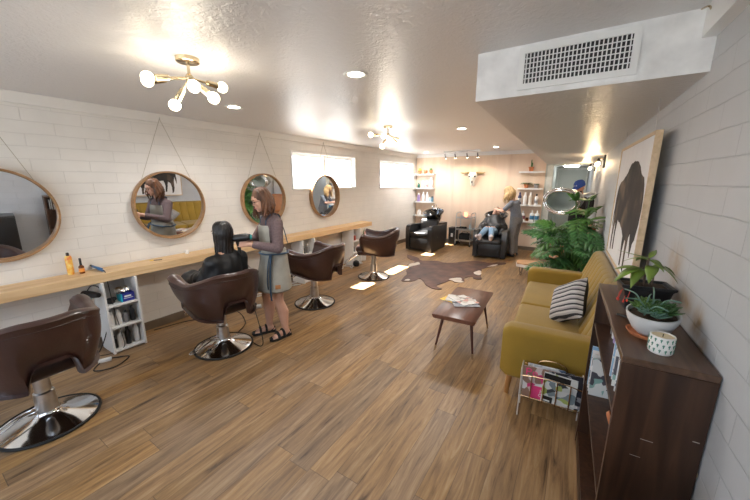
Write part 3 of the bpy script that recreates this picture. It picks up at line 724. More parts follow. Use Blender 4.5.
# ---------------------------------------------------------------- sofa
sofa = thing('sofa', 'mustard yellow sofa with channel tufted back along the right wall', 'sofa', (wr(3.57) - .03, 3.56, 0), TAP)
SL = 1.06     # half length
def arm(y):
    b = newbm(); rings = []
    n = 14
    for i in range(n + 1):
        u = i / n; x = -.765 + .625 * u
        k = math.sin(PI / 2 * min(1, (u + .02) / .10)) if u < .10 else 1.
        zt = .60 - .05 * (1 - k) - .0 * u; zb = .17 + .05 * (1 - k); hw = .085 * (.75 + .25 * k)
        zt2 = .62 if u > .0 else .6
        ring = []
        for j in range(24):
            a = 2 * PI * j / 24; cx, sx_ = math.cos(a), math.sin(a)
            e = .38
            ring.append(V((x - .0 + .0, y + hw * math.copysign(abs(cx) ** e, cx), (zt + zb) / 2 + (zt - zb) / 2 * math.copysign(abs(sx_) ** .22, sx_))))
        rings.append(ring)
    ring_loft(b, rings)
    return link('arm', b, m_mustard, sofa)
arm(-SL + .085); arm(SL - .085)
b = newbm(); box(b, (-.41, 0, .25), (.64, 2 * SL - .34, .15), .03, None, 3); link('seat_base', b, m_mustard, sofa)
for s in (-1, 1):
    b = newbm(); box(b, (-.425, s * (SL - .17) / 2, .375), (.65, SL - .175, .125), .04, None, 5); link('seat_cushion', b, m_mustard, sofa)
# back with vertical channels
b = newbm(); nch = 13; per = 12; rows = 14; L = 2 * SL - .02
def back_pt(u, v, side):
    y = -L / 2 + L * u; z = .20 + .66 * v
    lean = -.30 + .22 * v
    ch_ = abs(math.sin(PI * nch * u)) ** .5 * .018 if side else 0
    xf = lean - (.0 if not side else ch_)
    return y, z, xf
front = []; NU = nch * per
endr = lambda u: min(1, math.sqrt(max(0, min(u, 1 - u)) / .02)) if min(u, 1 - u) < .02 else 1
rings = []
for i in range(NU + 1):
    u = i / NU; e = endr(u); ring = []
    htop = .84 - .03 * (1 - e)
    for k in range(rows + 1):
        v = k / rows; y, z, xf = back_pt(u, v, True); z = .20 + (htop - .20) * v; ring.append(V((xf + .02 * (1 - e), y, z)))
    xt = -.30 + .22
    for k in range(1, 7):
        a = PI * k / 7; ch_ = abs(math.sin(PI * nch * u)) ** .5 * .018 * (1 - k / 7)
        ring.append(V((xt + .055 - (.055 + ch_) * math.cos(a), y, htop + .045 * e * math.sin(a))))
    ring.append(V((.0, y, htop - .05))); ring.append(V((-.03, y, .20)))
    rings.append(ring)
ring_loft(b, rings); link('tufted_back', b, m_mustard, sofa)
for sx, sy in ((-.69, -1), (-.69, 1), (-.18, -1), (-.18, 1)):
    b = newbm(); y = sy * (SL - .07); tube(b, [(sx, y, .185), (sx - .015 if sx < -.5 else sx + .01, y + .01 * sy, 0)], [.026, .017], 16); link('leg', b, m_legw, sofa)
# cushion
m_pil = striped('woven_stripe_cloth', [(.50, .48, .46), (.03, .03, .035), (.42, .40, .39), (.55, .53, .50), (.06, .055, .06), (.34, .32, .32)], 11., 1)
b = newbm(); n = 18; g1 = []; g2 = []
for i in range(n + 1):
    r1 = []; r2 = []
    for j in range(n + 1):
        u, v = i / n * 2 - 1, j / n * 2 - 1
        k = (max(0, 1 - u ** 4) * max(0, 1 - v ** 4)) ** .5 * .075
        pin = 1 - .07 * (1 - abs(u * v)) * max(abs(u), abs(v)) ** 3
        x, y = u * .195 * pin, v * .195 * pin
        r1.append(b.verts.new((x, y, k))); r2.append(r1[-1] if (i in (0, n) or j in (0, n)) else b.verts.new((x, y, -k)))
    g1.append(r1); g2.append(r2)
for i in range(n):
    for j in range(n):
        b.faces.new((g1[i][j], g1[i + 1][j], g1[i + 1][j + 1], g1[i][j + 1]))
        f = b.faces.new((g2[i][j], g2[i][j + 1], g2[i + 1][j + 1], g2[i + 1][j])); f.material_index = 1
b.normal_update()
pil = link('throw_pillow', b, [m_pil, m_tee]); pil.location = (4.10, 3.27, .62)
pn = V((-.80, -.42, .42)).normalized(); pu = V((-.25, .25, .93)); pu = (pu - pn * pu.dot(pn)).normalized(); pl_ = pu.cross(pn)
pil.rotation_euler = (Matrix((pl_, pu, pn)).transposed() @ Matrix.Rotation(R(14), 3, 'Z')).to_euler(); tag(pil, 'black and grey striped woven pillow leaning on the back of the mustard sofa', 'pillow')

# ---------------------------------------------------------------- magazine rack
t = thing('magazine_rack', 'gold and chrome wire magazine rack standing in front of the sofa arm', 'magazine rack', (4.055, 2.385, 0), R(2))
for x in (-.19, .19):
    b = newbm(); tube(b, cr([(x, -.075, 0), (x, -.06, .18), (x, -.06, .35), (x, -.06, .37), (x, 0, .37), (x, .06, .37), (x, .06, .35), (x, .06, .18), (x, .075, 0)], 3), .0042, 8)
    tube(b, [(x, -.06, .29), (x, .06, .29)], .003, 6); tube(b, [(x, -.06, .165), (x, .06, .165)], .003, 6)
    link('end_frame', b, mat('nickel_wire', (.85, .83, .80), .35, .5), t)
b = newbm()
for y in (-.06, .06):
    tube(b, [(-.19, y, .16), (.19, y, .16)], .0035, 8); tube(b, [(-.19, y, .32), (-.1, y, .335), (0, y, .34), (.1, y, .335), (.19, y, .32)], .0035, 8)
for x in (-.12, -.04, .04, .12):
    tube(b, cr([(x, -.06, .335), (x, -.06, .18), (x, -.05, .150), (x, .05, .150), (x, .06, .18), (x, .06, .335)], 3), .0042, 6)
tube(b, cr([(-.10, .06, .35), (-.08, .06, .40), (0, .06, .42), (.08, .06, .40), (.10, .06, .35)], 5), .0035, 8); tube(b, [(-.19, .06, .36), (-.09, .06, .35), (.09, .06, .35), (.19, .06, .36)], .003, 6)
link('slat_wires', b, m_gold, t)
cvs = [cover('cover_pink_face', [(.65, .05, .20), (.62, .52, .50), (.30, .18, .13), (.75, .72, .70)], 9), cover('cover_white_green', [(.04, .05, .06), (.55, .57, .55), (.20, .25, .27), (.70, .71, .68), (.35, .42, .12), (.62, .62, .60)], 9),
       cover('cover_black_white', [(.02, .02, .03), (.30, .30, .32), (.03, .03, .04), (.7, .7, .7)], 12), cover('cover_blue_grey', [(.10, .16, .25), (.50, .52, .55), (.72, .72, .72), (.45, .30, .25)], 10)]
pk = col('hot_pink_ink', (.80, .06, .22)); wk = WHT; bk = BLK
rk = [(-.075, -.060, .265, 0, 'pink lettered magazine at the front left of the wire rack', [('Pe', .085, -.045, .085, pk), ('Jo', .034, .025, -.055, wk), ('Co', .034, .025, -.092, wk)], 4),
      (.055, -.062, .25, 1, 'white and green magazine at the front right of the wire rack', [], -3),
      (.09, -.045, .27, 2, 'black topped magazine behind the front right one in the wire rack', [], 6), (-.02, -.030, .28, 3, 'blue grey magazine in the middle of the wire rack', [], 2),
      (.03, -.012, .27, 2, 'dark magazine just behind the middle of the wire rack', [], -2), (-.05, .010, .265, 3, 'pale magazine near the back of the wire rack', [], 3)]
for x, y, h, ci, lab, tx, tilt in rk:
    q = mag(lab, (0, 0, 0), 0, .205, h, .005, cvs[ci], group='magazines in the wire rack', texts=tx)
    ML = Matrix.Translation((4.055 + x, 2.385 + y * .7, .150 + h * .94 / 2)) @ Matrix.Diagonal((1, 1, .94, 1)) @ Matrix.Rotation(R(2 + tilt * .3), 4, 'Z') @ Matrix.Rotation(R(90), 4, 'X') @ Matrix.Rotation(R(tilt * .6), 4, 'Z')
    q.matrix_world = ML
    for x0, x1, y0, y1, mm in {0: [(-.045, .10, -.125, -.02, pk)], 1: [(-.10, .06, .075, .118, bk), (-.095, -.03, -.118, -.07, bk), (-.09, -.045, -.112, -.100, wk)]}.get(rk.index((x, y, h, ci, lab, tx, tilt)) if (x, y, h, ci, lab, tx, tilt) in rk else -1, []):
        b = newbm(); bx(b, x0, x1, y0, y1, .00501, .0053 if mm is not wk else .0058); link('printed_block', b, mm, q, smooth=False)

# ---------------------------------------------------------------- bookcase
bc = thing('bookcase', 'dark walnut bookcase against the right wall holding potted plants and magazines', 'bookcase', (wr(1.80) - .130, 1.80, 0), TAP)
BW, BL, BH = .250, .95, 1.10
b = newbm(); box(b, (0, 0, BH - .012), (BW, BL, .024), .002, None, 1); link('top_panel', b, m_walnut_t, bc)
for s in (-1, 1):
    b = newbm(); box(b, (0, s * (BL / 2 - .011), (BH - .024) / 2), (BW, .022, BH - .024), .0015, None, 1); link('side_panel', b, m_walnut, bc)
b = newbm(); box(b, (BW / 2 - .006, 0, (BH - .024) / 2 + .03), (.008, BL - .046, BH - .09), 0); link('back_panel', b, m_walnut, bc)
for z in (.07, .45, .845):
    b = newbm(); box(b, (-.004, 0, z), (BW - .02, BL - .046, .018), .001, None, 1); link('shelf', b, m_walnut, bc)
b = newbm(); box(b, (-BW / 2 + .012, 0, .03), (.016, BL - .046, .058), 0); link('plinth', b, m_walnut, bc)
for z0, z1 in ((.72, .735), (.58, .59)): b = newbm(); bx(b, BW / 2, BW / 2 + .002, -BL / 2 + .002, -BL / 2 + .008, z0, z1); link('loose_edging', b, m_oak, bc)
for x0, x1, z0, z1 in ((-.035, .0, .80, .802), (.095, .112, .85, .853), (-.055, -.025, .725, .7265)): b = newbm(); bx(b, x0, x1, -BL / 2 - .0006, -BL / 2 - .0001, z0, z1); link('scratch', b, mat('bare_wood', (.40, .35, .30), .8), bc)
def on_case(x, y, z): # local bookcase -> world
    return bc.matrix_basis @ V((x, y, z))
bpy.context.view_layer.update()
# upper shelf: leaning magazines and catalogues
def standing_mag(label, x, y, z, w, h, th, colr, lean=0., spine=0.):
    q = mag(label, (0, 0, 0), 0, w, h, th, colr, group='magazines in the walnut bookcase')
    q.matrix_world = bc.matrix_basis @ Matrix.Translation((x, y, z + h / 2 + .001)) @ Matrix.Rotation(R(90), 4, 'X') @ Matrix.Rotation(R(spine), 4, 'Y') @ Matrix.Rotation(R(lean), 4, 'X')
    return q
cb = [cover('cover_sky', [(.05, .22, .50), (.30, .50, .70), (.75, .80, .82)], 6), cover('cover_print_white', [(.25, .25, .28), (.75, .75, .74), (.85, .85, .84)], 16), cover('cover_orange', [(.8, .25, .05), (.85, .8, .75), (.15, .2, .25)], 8), cover('cover_mint', [(.3, .5, .45), (.78, .8, .78), (.1, .1, .12)], 11)]
yy = -.41
for i in range(9):
    standing_mag(['white printed magazine nearest the end panel on the upper bookcase shelf', 'mint magazine second from the near end of the upper bookcase shelf', 'white magazine third from the near end of the upper bookcase shelf', 'blue covered magazine fourth from the near end of the upper bookcase shelf',
                  'white magazine fifth from the near end of the upper bookcase shelf', 'mint magazine sixth from the near end of the upper bookcase shelf', 'orange magazine seventh from the near end of the upper bookcase shelf', 'white magazine eighth from the near end of the upper bookcase shelf', 'blue magazine farthest along the row on the upper bookcase shelf'][i],
                 -.012 - .004 * (i % 3), yy, .8545, .17, .175 + .015 * (i % 3), .007, cb[(1, 3, 1, 0, 1, 3, 2, 1, 0)[i]], 0, random.uniform(-6, 6)); yy += .031
for i in range(4):
    standing_mag(['blue landscape magazine standing on the middle bookcase shelf, nearest the far end', 'orange edged magazine beside the blue one on the middle bookcase shelf', 'white magazine third in the short row on the middle bookcase shelf', 'mint magazine last in the short row on the middle bookcase shelf'][i], -.030, .40 - .032 * i, .4595, .17, (.26, .25, .24, .235)[i], .007, cb[(0, 2, 1, 3)[i]], 0, -5 + 3 * i)
t = thing('terracotta_saucer', 'terracotta saucer leaning inside the middle bay of the bookcase', 'saucer', on_case(-.045, .0, .460))
b = newbm(); lathe(b, [(0, 0), (.045, 0), (.055, .015), (.051, .016), (.042, .005), (0, .005)], 32, Matrix.Translation((0, 0, .052)) @ Matrix.Rotation(R(68), 4, 'Y')); link('saucer_dish', b, m_terra, t)
for i, (y, m, h) in enumerate(((.14, WHT, .20), (.20, PUR, .21), (.26, WHT, .19), (.32, GRY, .20))):
    bottle('shampoo_bottle', ['white bottle nearest the magazines on the upper bookcase shelf', 'purple bottle on the upper bookcase shelf', 'white bottle beyond the purple one on the upper bookcase shelf', 'grey bottle at the far end of the upper bookcase shelf'][i], on_case(-.03, y - .04 + .04, .8545), .025, h, m, BLK if i % 2 else WHT, .5, group='bottles in the bookcase')
for i, (y, m, h) in enumerate(((.08, BLK, .18), (.15, WHT, .17), (-.05, PUR, .17), (-.12, WHT, .18))):
    bottle('shampoo_bottle', ['black bottle behind the saucer on the middle bookcase shelf', 'white bottle beside the black one on the middle bookcase shelf', 'purple bottle on the near half of the middle bookcase shelf', 'tall white bottle on the near half of the middle bookcase shelf'][i], on_case(.03, y, .4595), .026, h, m, BLK, .5, group='bottles in the bookcase')
# candle
ct = thing('candle', 'cream candle in a white cup printed with green cacti on the bookcase', 'candle', (4.385, 1.425, 1.1005))
CH = .066; CRr = .036
b = newbm(); lathe(b, [(.031, 0), (.034, .003), (CRr, .01), (CRr, CH - .004), (CRr - .001, CH), (CRr - .004, CH), (CRr - .004, CH - .012), (0, CH - .012)], 40); link('cup', b, mat('cup_white', (.80, .79, .76), .35, var=(9, .03)), ct)
b = newbm(); lathe(b, [(0, CH - .0118), (CRr - .0042, CH - .0118), (CRr - .0042, CH - .004), (.02, CH - .007), (0, CH - .007)], 32); link('wax', b, mat('cream_wax', (.62, .52, .34), .5), ct)
b = newbm(); tube(b, [(0, 0, CH - .008), (.001, 0, CH + .004)], .0012, 6); link('wick', b, BLK, ct)
b = newbm()
for row in range(3):
    for k in range(14):
        a = 2 * PI * (k + .5 * (row % 2)) / 14; z = .016 + row * .019; r = CRr + .0004
        def pt(da, zz): return V((r * math.cos(a + da), r * math.sin(a + da), zz))
        def bar(a0, z0, a1, z1, w):
            tube(b, [pt(a0, z0), pt((a0 + a1) / 2, (z0 + z1) / 2), pt(a1, z1)], [w, w, w * .7], 5)
        bar(0, z - .006, 0, z + .007, .0016); bar(-.07, z + .001, -.07, z + .005, .001); bar(0, z - .001, -.07, z + .001, .0009); bar(0, z, .07, z + .002, .0009); bar(.07, z + .002, .07, z + .006, .001)
link('cactus_print', b, mat('print_green', (.06, .22, .15), .5), ct)
# white bowl of succulents on terracotta saucer
t = thing('terracotta_saucer', 'terracotta saucer under the white succulent bowl', 'saucer', (4.368, 1.565, 1.1005))
b = newbm(); lathe(b, [(0, 0), (.058, 0), (.070, .016), (.066, .017), (.056, .006), (0, .006)], 40); link('saucer_dish', b, m_terra, t)
t = thing('succulent_bowl', 'oval white bowl of green succulents on the bookcase', 'potted plant', (4.375, 1.575, 1.108), R(75)); t.scale = (1.14, 1.1, 1.1)
b = newbm(); lathe(b, [(0, 0), (.045, .0), (.07, .02), (.092, .055), (.098, .075), (.098, .080), (.092, .080), (.086, .065), (0, .062)], 48, None, 1.0, .78); link('bowl', b, m_whiteg, t)
b = newbm(); lathe(b, [(0, .0625), (.086, .0655), (.084, .070), (0, .073)], 32, None, 1, .78); link('soil', b, m_soil, t)
def rosette(bm, c, r, n=18, mi=0):
    for i in range(n):
        a = i * 2.4; rr = r * (i / n) ** .6; tilt = 1.4 - 1.1 * i / n
        leaf(bm, V(c) + V((math.cos(a) * rr * .15, math.sin(a) * rr * .15, 0)), (math.cos(a) * math.cos(tilt), math.sin(a) * math.cos(tilt), math.sin(tilt)), r * (.45 + .45 * i / n), r * .21, -.1, 4, V((0, 0, 1)), .35, mi)
b = newbm(); rnd = random.Random(3)
for (x, y, r, mi) in ((.0, .0, .040, 0), (-.045, .0, .034, 0), (.04, -.025, .034, 0), (.045, .028, .030, 1), (-.02, .035, .032, 1), (-.01, -.035, .034, 0), (.068, .0, .026, 1), (-.068, .015, .024, 2), (-.065, -.02, .026, 2), (.015, .045, .02, 0)):
    rosette(b, (x, y, .080 + rnd.uniform(0, .014)), r * 1.4, 24, mi)
thick(link('succulents', b, [mat('succulent_green', (.045, .13, .035), .5, var=(30, .3)), mat('succulent_bright', (.10, .20, .04), .5, var=(30, .3)), m_leaf3], t, recalc=False), .0025)
b = newbm()
for i in range(8):
    a = rnd.uniform(0, 2 * PI); x, y = -.03 + rnd.uniform(-.03, .05), rnd.uniform(-.02, .03)
    d = V((math.cos(a), math.sin(a), rnd.uniform(.2, 1.2))).normalized() * rnd.uniform(.06, .10); p = V((x, y, .08))
    tube(b, cr([p, p + d * .5 + V((0, 0, .02)), p + d, p + d * 1.25 - V((0, 0, .015))], 4), [.0024] * 12 + [.001], 6)
link('trailing_stems', b, m_leaf3, t)
# dark rectangular pot with leafy plant
t = thing('bonsai_pot_plant', 'dark square pot with broad green leaves at the far end of the bookcase top', 'potted plant', (4.385, 1.90, 1.1005), R(8))
b = newbm(); rings = []
for (w, z) in ((.054, 0), (.070, .108), (.078, .116), (.078, .127), (.069, .127), (.066, .112)):
    rr = []
    for (sx, sy) in ((1, 1), (-1, 1), (-1, -1), (1, -1)): rr.append(V((sx * w * 1.3, sy * w * .9, z)))
    rings.append(rr)
ring_loft(b, rings); bmesh.ops.bevel(b, geom=b.edges[:], offset=.002, segments=2, affect='EDGES'); link('pot', b, mat('dark_glazed_pot', (.02, .022, .025), .3, var=(20, .4)), t)
b = newbm(); box(b, (0, 0, .112), (.165, .112, .006), .001); link('soil', b, m_soil, t)
b = newbm(); stems = []
for i, (x, y, h) in enumerate(((-.02, 0, .13), (.0, .015, .19), (.02, -.01, .16), (-.005, -.015, .21))):
    h *= .72; tube(b, cr([(x, y, .108), (x * 1.3, y, .10 + h * .5), (x * .8, y, .10 + h)], 4), .003, 6); stems.append(V((x * .8, y, .10 + h)))
link('stems', b, mat('plum_stem', (.09, .05, .03), .6), t)
b = newbm()
for (si, a, L, w, dr, up) in ((0, 185, .12, .026, .35, .25), (0, 205, .13, .027, .7, .2), (0, 235, .10, .026, .9, .1), (1, 150, .10, .022, .5, .2), (2, 250, .10, .025, .8, .15), (2, 20, .11, .016, .7, .3), (3, 175, .12, .012, -.1, .12), (3, 60, .10, .013, .1, .4), (1, 300, .09, .02, .7, .3), (2, 330, .10, .016, .9, .3), (1, 100, .10, .02, .5, .2), (0, 170, .11, .022, .9, .1)):
    leaf(b, stems[si], (math.cos(R(a)), math.sin(R(a)), up), L, w, dr, 7)
thick(link('leaves', b, m_leafy, t), .0008)
b = newbm()
for (x, y, z) in ((-.105, -.045, .055), (-.095, -.02, .045), (-.075, -.072, .06), (-.085, -.06, .05)):
    tube(b, cr([(-.06, y * .5, .1), (x * .9, y * .9, z + .035), (x, y, z)], 4), .0012, 5); ell(b, (x, y, z - .006), (.0045, .0045, .008), None, 10)
link('red_berries', b, mat('coral_red', (.75, .08, .05), .4), t)
# dark tool/handle lying behind the bowl
b = newbm(); tube(b, cr([(4.285, 1.735, 1.108), (4.32, 1.70, 1.112), (4.335, 1.66, 1.11)], 4), .006, 8); tag(link('garden_snips', b, BLK), 'small black handled tool lying beside the dark square pot', 'tool')

# black cabinet beyond the bookcase end, seen in the nearest mirror
t = thing('black_cabinet', 'low black cabinet by the right wall, seen only in the nearest mirror', 'cabinet', (4.33, .62, 0), TAP)
b = newbm(); bx(b, -.2, .19, -.3, .3, .03, .80, .006); link('body', b, m_blackl, t)
b = newbm(); bx(b, -.215, -.2, -.29, -.005, .05, .78, .004); link('door', b, m_blackl, t)
b = newbm(); bx(b, -.215, -.2, .005, .29, .05, .78, .004); link('door', b, m_blackl, t)

# ---------------------------------------------------------------- bison painting
def wpt(off, y, z): # point at distance off from the right wall
    return V((wr(y) - off, y, z))
art = thing('bison_painting', 'large oak framed white canvas with a dark painted bison hanging above the sofa', 'painting', (wr(3.09) - .055, 3.09, 1.505), TAP)
AL, AH, AT = .66, .475, .034
b = newbm()
for a in ((-AL, AL, AH - .02, AH), (-AL, AL, -AH, -AH + .02)): bx(b, -AT, 0, a[0], a[1], a[2], a[3], .001)
for a in ((-AL, -AL + .014), (AL - .014, AL)): bx(b, -AT, 0, a[0], a[1], -AH + .02, AH - .02, .001)
link('frame', b, m_oak, art, smooth=False)
b = newbm(); bx(b, -AT + .006, -.01, -AL + .015, AL - .015, -AH + .021, AH - .021); link('canvas', b, m_canvas, art, smooth=False)
bis = [(2.47, 1.60), (2.52, 1.68), (2.60, 1.73), (2.72, 1.74), (2.84, 1.79), (3.0, 1.83), (3.2, 1.84), (3.4, 1.82), (3.6, 1.75), (3.8, 1.71), (4.0, 1.69), (4.12, 1.64), (4.19, 1.55), (4.22, 1.38), (4.20, 1.30), (4.17, 1.40), (4.14, 1.48), (4.12, 1.36), (4.13, 1.22), (4.09, 1.10), (4.04, 1.10), (4.05, 1.22), (4.0, 1.33), (3.93, 1.36), (3.90, 1.22), (3.88, 1.12), (3.83, 1.12), (3.84, 1.26), (3.80, 1.38), (3.60, 1.37), (3.40, 1.34), (3.22, 1.30), (3.19, 1.18), (3.17, 1.08), (3.12, 1.08), (3.12, 1.2), (3.06, 1.29), (2.99, 1.28), (2.97, 1.16), (2.95, 1.07), (2.90, 1.07), (2.90, 1.2), (2.87, 1.32), (2.80, 1.36), (2.74, 1.28), (2.68, 1.20), (2.62, 1.30), (2.55, 1.33), (2.49, 1.42), (2.46, 1.52)]
b = newbm(); M = Matrix(((0, 0, 1, 0), (1, 0, 0, 0), (0, 1, 0, 0), (0, 0, 0, 1)))
pol = [((y - 2.46) * .66 + 2.49 - 3.09, z - 1.505) for y, z in bis]
# roughen the outline like brush strokes
fine = []
for i in range(len(pol)):
    a, c = V(pol[i]), V(pol[(i + 1) % len(pol)])
    for k in range(4):
        p = a.lerp(c, k / 4); q = noise.noise_vector(V((p.x, p.y, 0)) * 25) * .008; fine.append((p.x + q.x, p.y + q.y))
prism(b, fine, -AT + .0035, -AT + .0065, M); link('bison_figure', b, m_bison, art, smooth=False)
for y in (-.60, .50): b = newbm(); tube(b, [(-.03, y, AH), (-.03, y, (2.155 if y < 0 else 2.11) - 1.505)], .002, 6); link('hanging_cord', b, m_brushed, art)

# ---------------------------------------------------------------- cowhide rug
rug = [(.81, 6.55), (1.02, 6.50), (1.20, 6.35), (1.33, 6.22), (1.48, 6.28), (1.62, 6.38), (1.80, 6.30), (2.0, 6.42), (2.15, 6.62), (2.30, 6.78), (2.48, 6.82), (2.62, 6.80), (2.75, 6.92), (2.90, 7.0), (2.93, 6.90), (2.80, 6.72), (2.72, 6.50), (2.62, 6.25), (2.66, 6.0), (2.72, 5.75), (2.78, 5.55), (2.66, 5.50), (2.60, 5.62), (2.50, 5.45), (2.56, 5.25), (2.44, 5.12), (2.36, 5.20), (2.30, 5.05), (2.25, 4.78), (2.38, 4.68), (2.26, 4.62), (2.12, 4.68), (2.0, 4.85), (1.85, 4.98), (1.80, 4.80), (1.66, 4.70), (1.60, 4.78), (1.52, 5.10), (1.38, 5.40), (1.34, 5.62), (1.22, 5.74), (1.27, 5.95), (1.20, 6.10), (1.03, 6.22), (.88, 6.40)]
def rough_poly(pol, k=5, amp=.02, sc_=6):
    out = []
    P3 = [V((*p, 0)) for p in pol] + [V((*pol[0], 0))]
    for p in cr(P3, k)[:-1]:
        q = noise.noise_vector(p * sc_) * amp; out.append((p.x + q.x, p.y + q.y))
    return out
rr = thing('cowhide_rug', 'irregular dark brown cowhide rug on the plank floor in front of the shampoo chairs', 'rug', (1.95, 5.75, 0))
b = newbm(); prism(b, [(x - 1.95, y - 5.75) for x, y in rough_poly(rug)], .001, .008)
link('hide', b, m_hide, rr, smooth=False)
for pl in ([(2.50, 5.28), (2.56, 5.22), (2.50, 5.14), (2.40, 5.17), (2.30, 5.22), (2.36, 5.36), (2.46, 5.42)], [(2.60, 6.10), (2.66, 6.0), (2.70, 5.80), (2.62, 5.78), (2.55, 5.9)], [(1.30, 5.62), (1.36, 5.66), (1.42, 5.9), (1.34, 6.05), (1.29, 5.98), (1.24, 5.78)], [(1.66, 4.74), (1.74, 4.78), (1.72, 4.86), (1.66, 4.84)], [(2.66, 6.45), (2.76, 6.56), (2.80, 6.75), (2.72, 6.68)]):
    b = newbm(); prism(b, [(x - 1.95, y - 5.75) for x, y in rough_poly(pl, 4, .02, 14)], .0075, .0095); link('white_patch', b, m_hidew, rr, smooth=False)

# ---------------------------------------------------------------- big plant behind the sofa
t = thing('philodendron', 'large green split leaf plant standing behind the far arm of the sofa', 'plant', (4.06, 5.25, 0))
b = newbm(); lathe(b, [(.12, 0), (.16, .02), (.19, .30), (.195, .33), (.18, .33), (.175, .28), (0, .28)], 32); link('pot', b, m_whiteg, t)
b = newbm(); lathe(b, [(0, .281), (.176, .281), (.17, .295), (0, .30)], 24); link('soil', b, m_soil, t)
bs = newbm(); bl = newbm(); rnd = random.Random(11)
def lobed(bm, base, d, L, up, mi=0):
    """deeply cut leaf: a midrib with finger lobes on both sides"""
    d = V(d).normalized(); s = d.cross(up)
    if s.length < 1e-3: s = V((1, 0, 0))
    s.normalize(); u_ = s.cross(d).normalized(); k = 6
    tube(bm, [V(base) + d * L * i / 4 - up * .18 * L * (i / 4) ** 2 for i in range(5)], [.004, .004, .003, .002, .001], 4, mi=mi)
    for i in range(k):
        f = i / (k - 1); p = V(base) + d * L * (.08 + .80 * f) - up * .18 * L * f * f
        ln = L * (.52 - .25 * abs(f - .35)) * rnd.uniform(.85, 1.1)
        for sg in (-1, 1):
            leaf(bm, p, d * (.35 + .75 * f) + s * sg * (1 - .45 * f), ln, ln * .18, .25, 4, u_, .12, mi)
    leaf(bm, V(base) + d * L * .85 - up * .14 * L, d, L * .35, L * .05, .3, 4, u_, .1, mi)
for i in range(66):
    a = rnd.uniform(0, 2 * PI); h = rnd.uniform(.55, 1.08) if i < 56 else rnd.uniform(1.0, 1.22)
    out = rnd.uniform(.08, .36) * (1.25 - .55 * (h - .5)); 
    cx = out * math.cos(a); cy = out * math.sin(a)
    cx = max(-.28, min(.15, cx))
    if h > 1.08: cx = abs(cx) * .6 + .03
    top = V((cx, cy, h))
    tube(bs, cr([(cx * .15, cy * .15, .28), (cx * .5, cy * .5, .28 + (h - .28) * .6), top], 4), [.008] * 8 + [.005], 5)
    d = V((math.cos(a) + rnd.uniform(-.4, .4), math.sin(a) + rnd.uniform(-.4, .4), rnd.uniform(-1.0, .45))).normalized()
    d.x = max(-.6, min(d.x, (.30 - top.x) / .36)) if top.x > 0 else max(d.x, -.75); d.normalize()
    lobed(bl, top, d, rnd.uniform(.25, .36), (V((0, 0, 1)) + V((math.cos(a) * .8 - .2, math.sin(a) * .8 - .5, 0)) * rnd.uniform(.2, 1.1)).normalized(), 0 if rnd.random() < .75 else 1)
link('stems', bs, m_leaf2, t)
thick(link('foliage', bl, [m_leaf, m_leaf2], t, recalc=False), .001)
# second palm-like plant with bright upright leaf cluster
t = thing('umbrella_plant', 'bright green palm leaved plant rising beside the man in the blue cap', 'plant', (4.16, 5.45, 0))
b = newbm(); lathe(b, [(.09, 0), (.11, .02), (.13, .26), (.12, .26), (.118, .24), (0, .24)], 28); link('pot', b, m_terra, t)
bs = newbm(); bl = newbm()
for (tx, ty, h, n_, L, flat_) in ((-.12, -.12, 1.42, 9, .26, .9), (.04, .0, 1.42, 11, .34, .25), (.02, -.20, 1.30, 11, .32, .1), (.05, .1, 1.22, 10, .32, .2), (-.02, -.15, 1.12, 9, .30, .2), (.06, -.3, 1.18, 10, .30, .1)):
    tube(bs, cr([(0, 0, .24), (tx * .4, ty * .4, h * .6), (tx, ty, h)], 4), .007, 5)
    for k in range(n_):
        a = 2 * PI * k / n_ + h; leaf(bl, (tx, ty, h), (math.cos(a) * .7 * (1 if math.cos(a) < 0 else .25), math.sin(a) * .7, flat_), L * (1 - .3 * (k % 2)), .030, .4, 6, V((math.cos(a) * .3 + .1, math.sin(a) * .3 - .5, 1)).normalized())
link('stems', bs, m_leaf2, t); thick(link('leaves', bl, m_leaf2, t, recalc=False), .001)

# ---------------------------------------------------------------- vintage dryer chair with chrome ringed hood
t = thing('hood_dryer_chair', 'tan leather salon chair with a chrome ringed hood dryer, behind the big plant', 'chair', (3.98, 6.30, 0), PI + R(20))
b = newbm(); box(b, (0, 0, .40), (.50, .48, .14), .05, None, 4); link('seat', b, m_tan, t)
b = newbm(); box(b, (-.26, 0, .72), (.12, .48, .56), .05, Matrix.Rotation(R(-8), 4, 'Y'), 4); link('backrest', b, m_tan, t)
for s in (-1, 1):
    b = newbm(); box(b, (0, s * .28, .62), (.46, .08, .06), .028, None, 4); box(b, (.16, s * .28, .48), (.04, .05, .25), .01); box(b, (-.18, s * .28, .48), (.04, .05, .25), .01); link('armrest', b, m_tan, t)
    for x in (-.2, .2): b = newbm(); tube(b, [(x, s * .2, .34), (x * 1.15, s * .23, 0)], [.022, .014], 12); link('leg', b, m_legw, t)
b = newbm(); tube(b, cr([(-.30, .0, .5), (-.36, .0, .9), (-.36, 0, 1.35), (-.32, 0, 1.48), (-.25, 0, 1.50)], 5), .02, 12); link('hood_arm', b, m_brushed, t)
